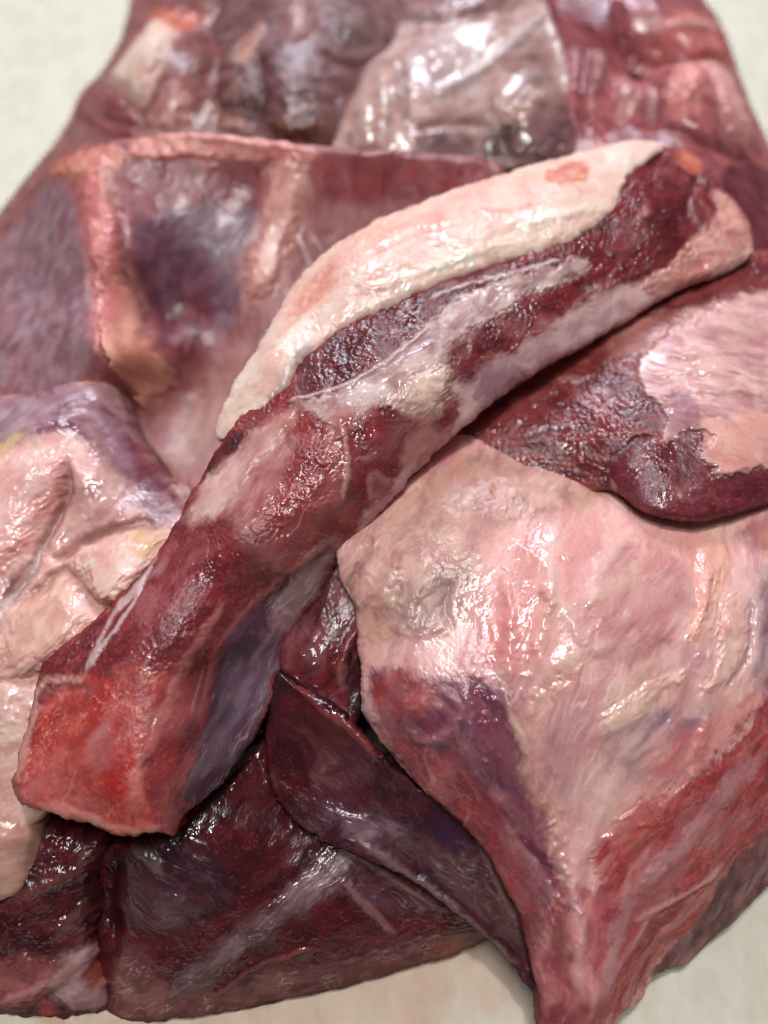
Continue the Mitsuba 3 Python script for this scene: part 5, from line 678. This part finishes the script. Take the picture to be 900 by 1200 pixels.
    {"line": [[150.1, 162.3], [134.7, 134.7], [146.3, 123.2], [158.6, 116.1]], "width": 3, "h": -1.6, "color": None}, 
    {"line": [[87.1, 94.4], [103.1, 99.4], [119.4, 108.2]], "width": 2.2, "h": 1.2, "color": None}, 
    {"line": [[39.1, 94.1], [53.0, 90.2], [71.8, 96.9], [91.3, 105.9]], "width": 3, "h": -1.2, "color": None}],
  "ctrl": [[-75.5, 8.4, 11.4], [-63.8, 28.8, 7.3], [-37.9, 82.9, -14.6], [19.2, 134.7, -39.9], [119.1, 176.6, -66.7], [158.5, 155.6, -60.1], [169.9, 122.1, -46.8], [132.3, 100.2, -32.9], [91.9, 75.3, -21.9], [53.3, 51.5, -9.3], [17.2, 19.9, 3.0], [-3.4, -2.7, 10.5], [-17.7, -17.7, 7.1], [-33.4, -45.9, 6.3], [-45.7, -81.1, 15.9], [-64.8, -105.9, 31.4], [-73.1, -116.3, 46.0], [-101.6, -110.0, 49.4], [-131.1, -100.9, 46.9], [-128.5, -71.7, 35.9], [-112.5, -45.0, 30.7], [-91.1, -22.1, 22.0], [-78.6, -0.7, 13.9], [-17.0, 61.3, 5.9], [17.3, 76.2, 0.3], [61.0, 100.4, -12.6], [116.8, 131.9, -31.6], [67.2, 74.3, -7.8], [30.7, 51.1, 5.6], [0.0, 26.2, 20.1], [-38.4, 12.8, 27.2], [-53.0, -12.5, 36.1], [-22.4, 0.0, 27.2], [-38.2, -20.7, 29.1], [-48.4, -29.1, 24.5], [-65.1, -49.6, 37.7], [-76.5, -36.7, 42.2], [-89.5, -68.6, 50.1], [-104.7, -83.8, 49.1], [-88.0, -99.7, 55.3], [-71.7, -76.3, 42.8], [-70.2, -97.7, 42.9], [-58.9, -58.9, 20.0], [-59.4, -81.6, 20.7]]})
body('meat_strip', {"label": "", "cat": "", "seed": 17, "s": 0.42, "R": 4.5, "thick": 9, "kind": "fat", "color": [[236, 202, 186], [226, 180, 164], [242, 218, 206]], "part": "fat_cap", "ang": 30, "amp": 0.85, "el": 1.6, "fl": 0.4, "jag": 1.3,
  "outline": [[-69.0, 32.4], [-67.5, 39.4], [-63.6, 52.9], [-54.2, 68.6], [-44.9, 87.6], [-39.4, 101.2], [-29.5, 111.8], [-17.1, 122.4], [-3.8, 131.7], [15.6, 141.3], [39.3, 151.4], [64.1, 161.4], [88.1, 168.2], [108.2, 177.2], [125.7, 180.1], [136.0, 175.4], [125.5, 165.8], [113.4, 155.6], [107.3, 144.8], [103.2, 133.5], [93.3, 125.0], [77.3, 114.2], [66.1, 109.4], [54.6, 106.3], [39.6, 100.9], [25.2, 95.4], [10.7, 88.3], [-3.5, 81.2], [-17.6, 73.4], [-27.9, 65.5], [-33.8, 57.9], [-37.8, 48.8], [-45.2, 41.1], [-52.7, 35.6], [-61.0, 30.2], [-66.2, 28.6]],
  "patches": [
    {"poly": [[-45.6, 70.2], [-38.8, 99.8], [-26.1, 112.4], [-3.8, 128.7], [34.7, 146.7], [82.6, 163.2], [99.5, 169.1], [91.0, 146.0], [70.7, 135.9], [39.9, 121.5], [10.9, 112.4], [-10.7, 103.8], [-28.7, 91.5], [-38.7, 75.6]], "color": [[230, 186, 168], [220, 166, 150], [240, 206, 190]], "kind": "fat", "part": None, "feather": 2.5, "amp": 0.9}, 
    {"poly": [[73.9, 156.4], [94.2, 162.9], [94.0, 151.6], [79.2, 144.8], [72.5, 148.1]], "color": [[214, 128, 100], [200, 110, 88]], "kind": "fat", "part": "red_spot", "feather": 1.2, "proud": 0.3}, 
    {"poly": [[25.1, 111.1], [94.3, 141.4], [99.4, 135.0], [69.1, 114.5], [39.1, 103.1], [17.7, 95.7], [10.6, 97.4]], "color": [[238, 210, 192], [228, 192, 172], [242, 220, 206]], "kind": "fat", "part": None, "feather": 2.0, "amp": 0.8}, 
    {"poly": [[-39.5, 84.3], [-31.3, 103.1], [-18.3, 109.8], [-21.4, 92.6], [-35.2, 77.4]], "color": [[218, 150, 130], [206, 136, 120]], "kind": "fat", "part": None, "feather": 2.0}, 
    {"poly": [[-50.9, 40.8], [-40.7, 54.3], [-34.6, 69.2], [-27.6, 67.2], [-37.2, 49.1], [-47.2, 38.8]], "color": [[186, 166, 158], [164, 140, 136]], "kind": "slick", "part": None, "feather": 2.0, "alpha": 0.8}, 
    {"poly": [[-67.9, 31.9], [-62.6, 45.2], [-52.0, 55.5], [-47.6, 44.2], [-57.6, 33.9]], "color": [[220, 190, 172], [204, 168, 154]], "kind": "slick", "part": None, "feather": 1.5}],
  "strokes": [
    {"line": [[-60.3, 41.3], [-52.0, 55.5], [-40.4, 73.7], [-24.9, 89.0]], "width": 3, "h": 1.0, "color": None}, 
    {"line": [[55.0, 123.9], [73.4, 126.6], [92.9, 132.0]], "width": 3, "h": 1.2, "color": None}, 
    {"line": [[-21.9, 105.8], [-28.8, 93.7], [-37.4, 81.9]], "width": 2, "h": -1, "color": [206, 130, 110], "alpha": 0.4}, 
    {"line": [[-7.2, 108.3], [11.0, 119.6], [32.7, 122.8]], "width": 2, "h": -0.8, "color": [220, 160, 146], "alpha": 0.4}, 
    {"line": [[41.1, 134.5], [55.5, 129.5], [70.5, 133.5]], "width": 2, "h": -0.8, "color": [220, 150, 140], "alpha": 0.4}, 
    {"line": [[-10.5, 89.4], [10.6, 97.4], [32.0, 106.8], [54.3, 113.9]], "width": 2.5, "h": 0.9, "color": None}],
  "ctrl": [[-67.9, 31.9, 3.4], [-53.4, 67.6, -9.9], [-29.0, 110.2, -26.9], [15.4, 139.4, -40.1], [63.2, 159.3, -50.7], [124.1, 177.8, -62.8], [101.7, 131.6, -28.7], [65.1, 107.8, -16.0], [24.8, 94.0, -8.6], [-17.4, 72.3, -1.0], [-37.2, 48.0, 8.4], [-60.1, 29.7, 9.1], [-44.6, 61.8, 3.4], [-10.6, 99.3, -8.6], [32.4, 118.9, -14.5], [78.4, 140.0, -28.0]]}, parent='meat_strip')

# part labels, where a part looks different from the rest of its piece
for k, t in {'meat_strip__fat_cap': 'cream and pink fat cap along the upper edge', 'meat_strip__cut_end': 'bright red cut lower end', 'meat_strip__silverskin': 'grey lilac skin down the shaded side',
             'meat_strip__red_spot': 'small orange red spot on the fat cap', 'lean_chunk__skin': 'wrinkled pale pink skin', 'shoulder_piece__side_muscle': 'purple red muscle face on the left side',
             'shoulder_piece__tip_muscle': 'bright red muscle on the lower right', 'hollow_cut__bone_tip': 'peach bone tip', 'left_fat_piece__skin': 'purple skin along the top',
             'bottom_slice__silverskin': 'grey silverskin band', 'back_left_joint__knuckle': 'pale ivory knuckle'}.items():
    if k in scene:
        labels[k] = {'label': t}
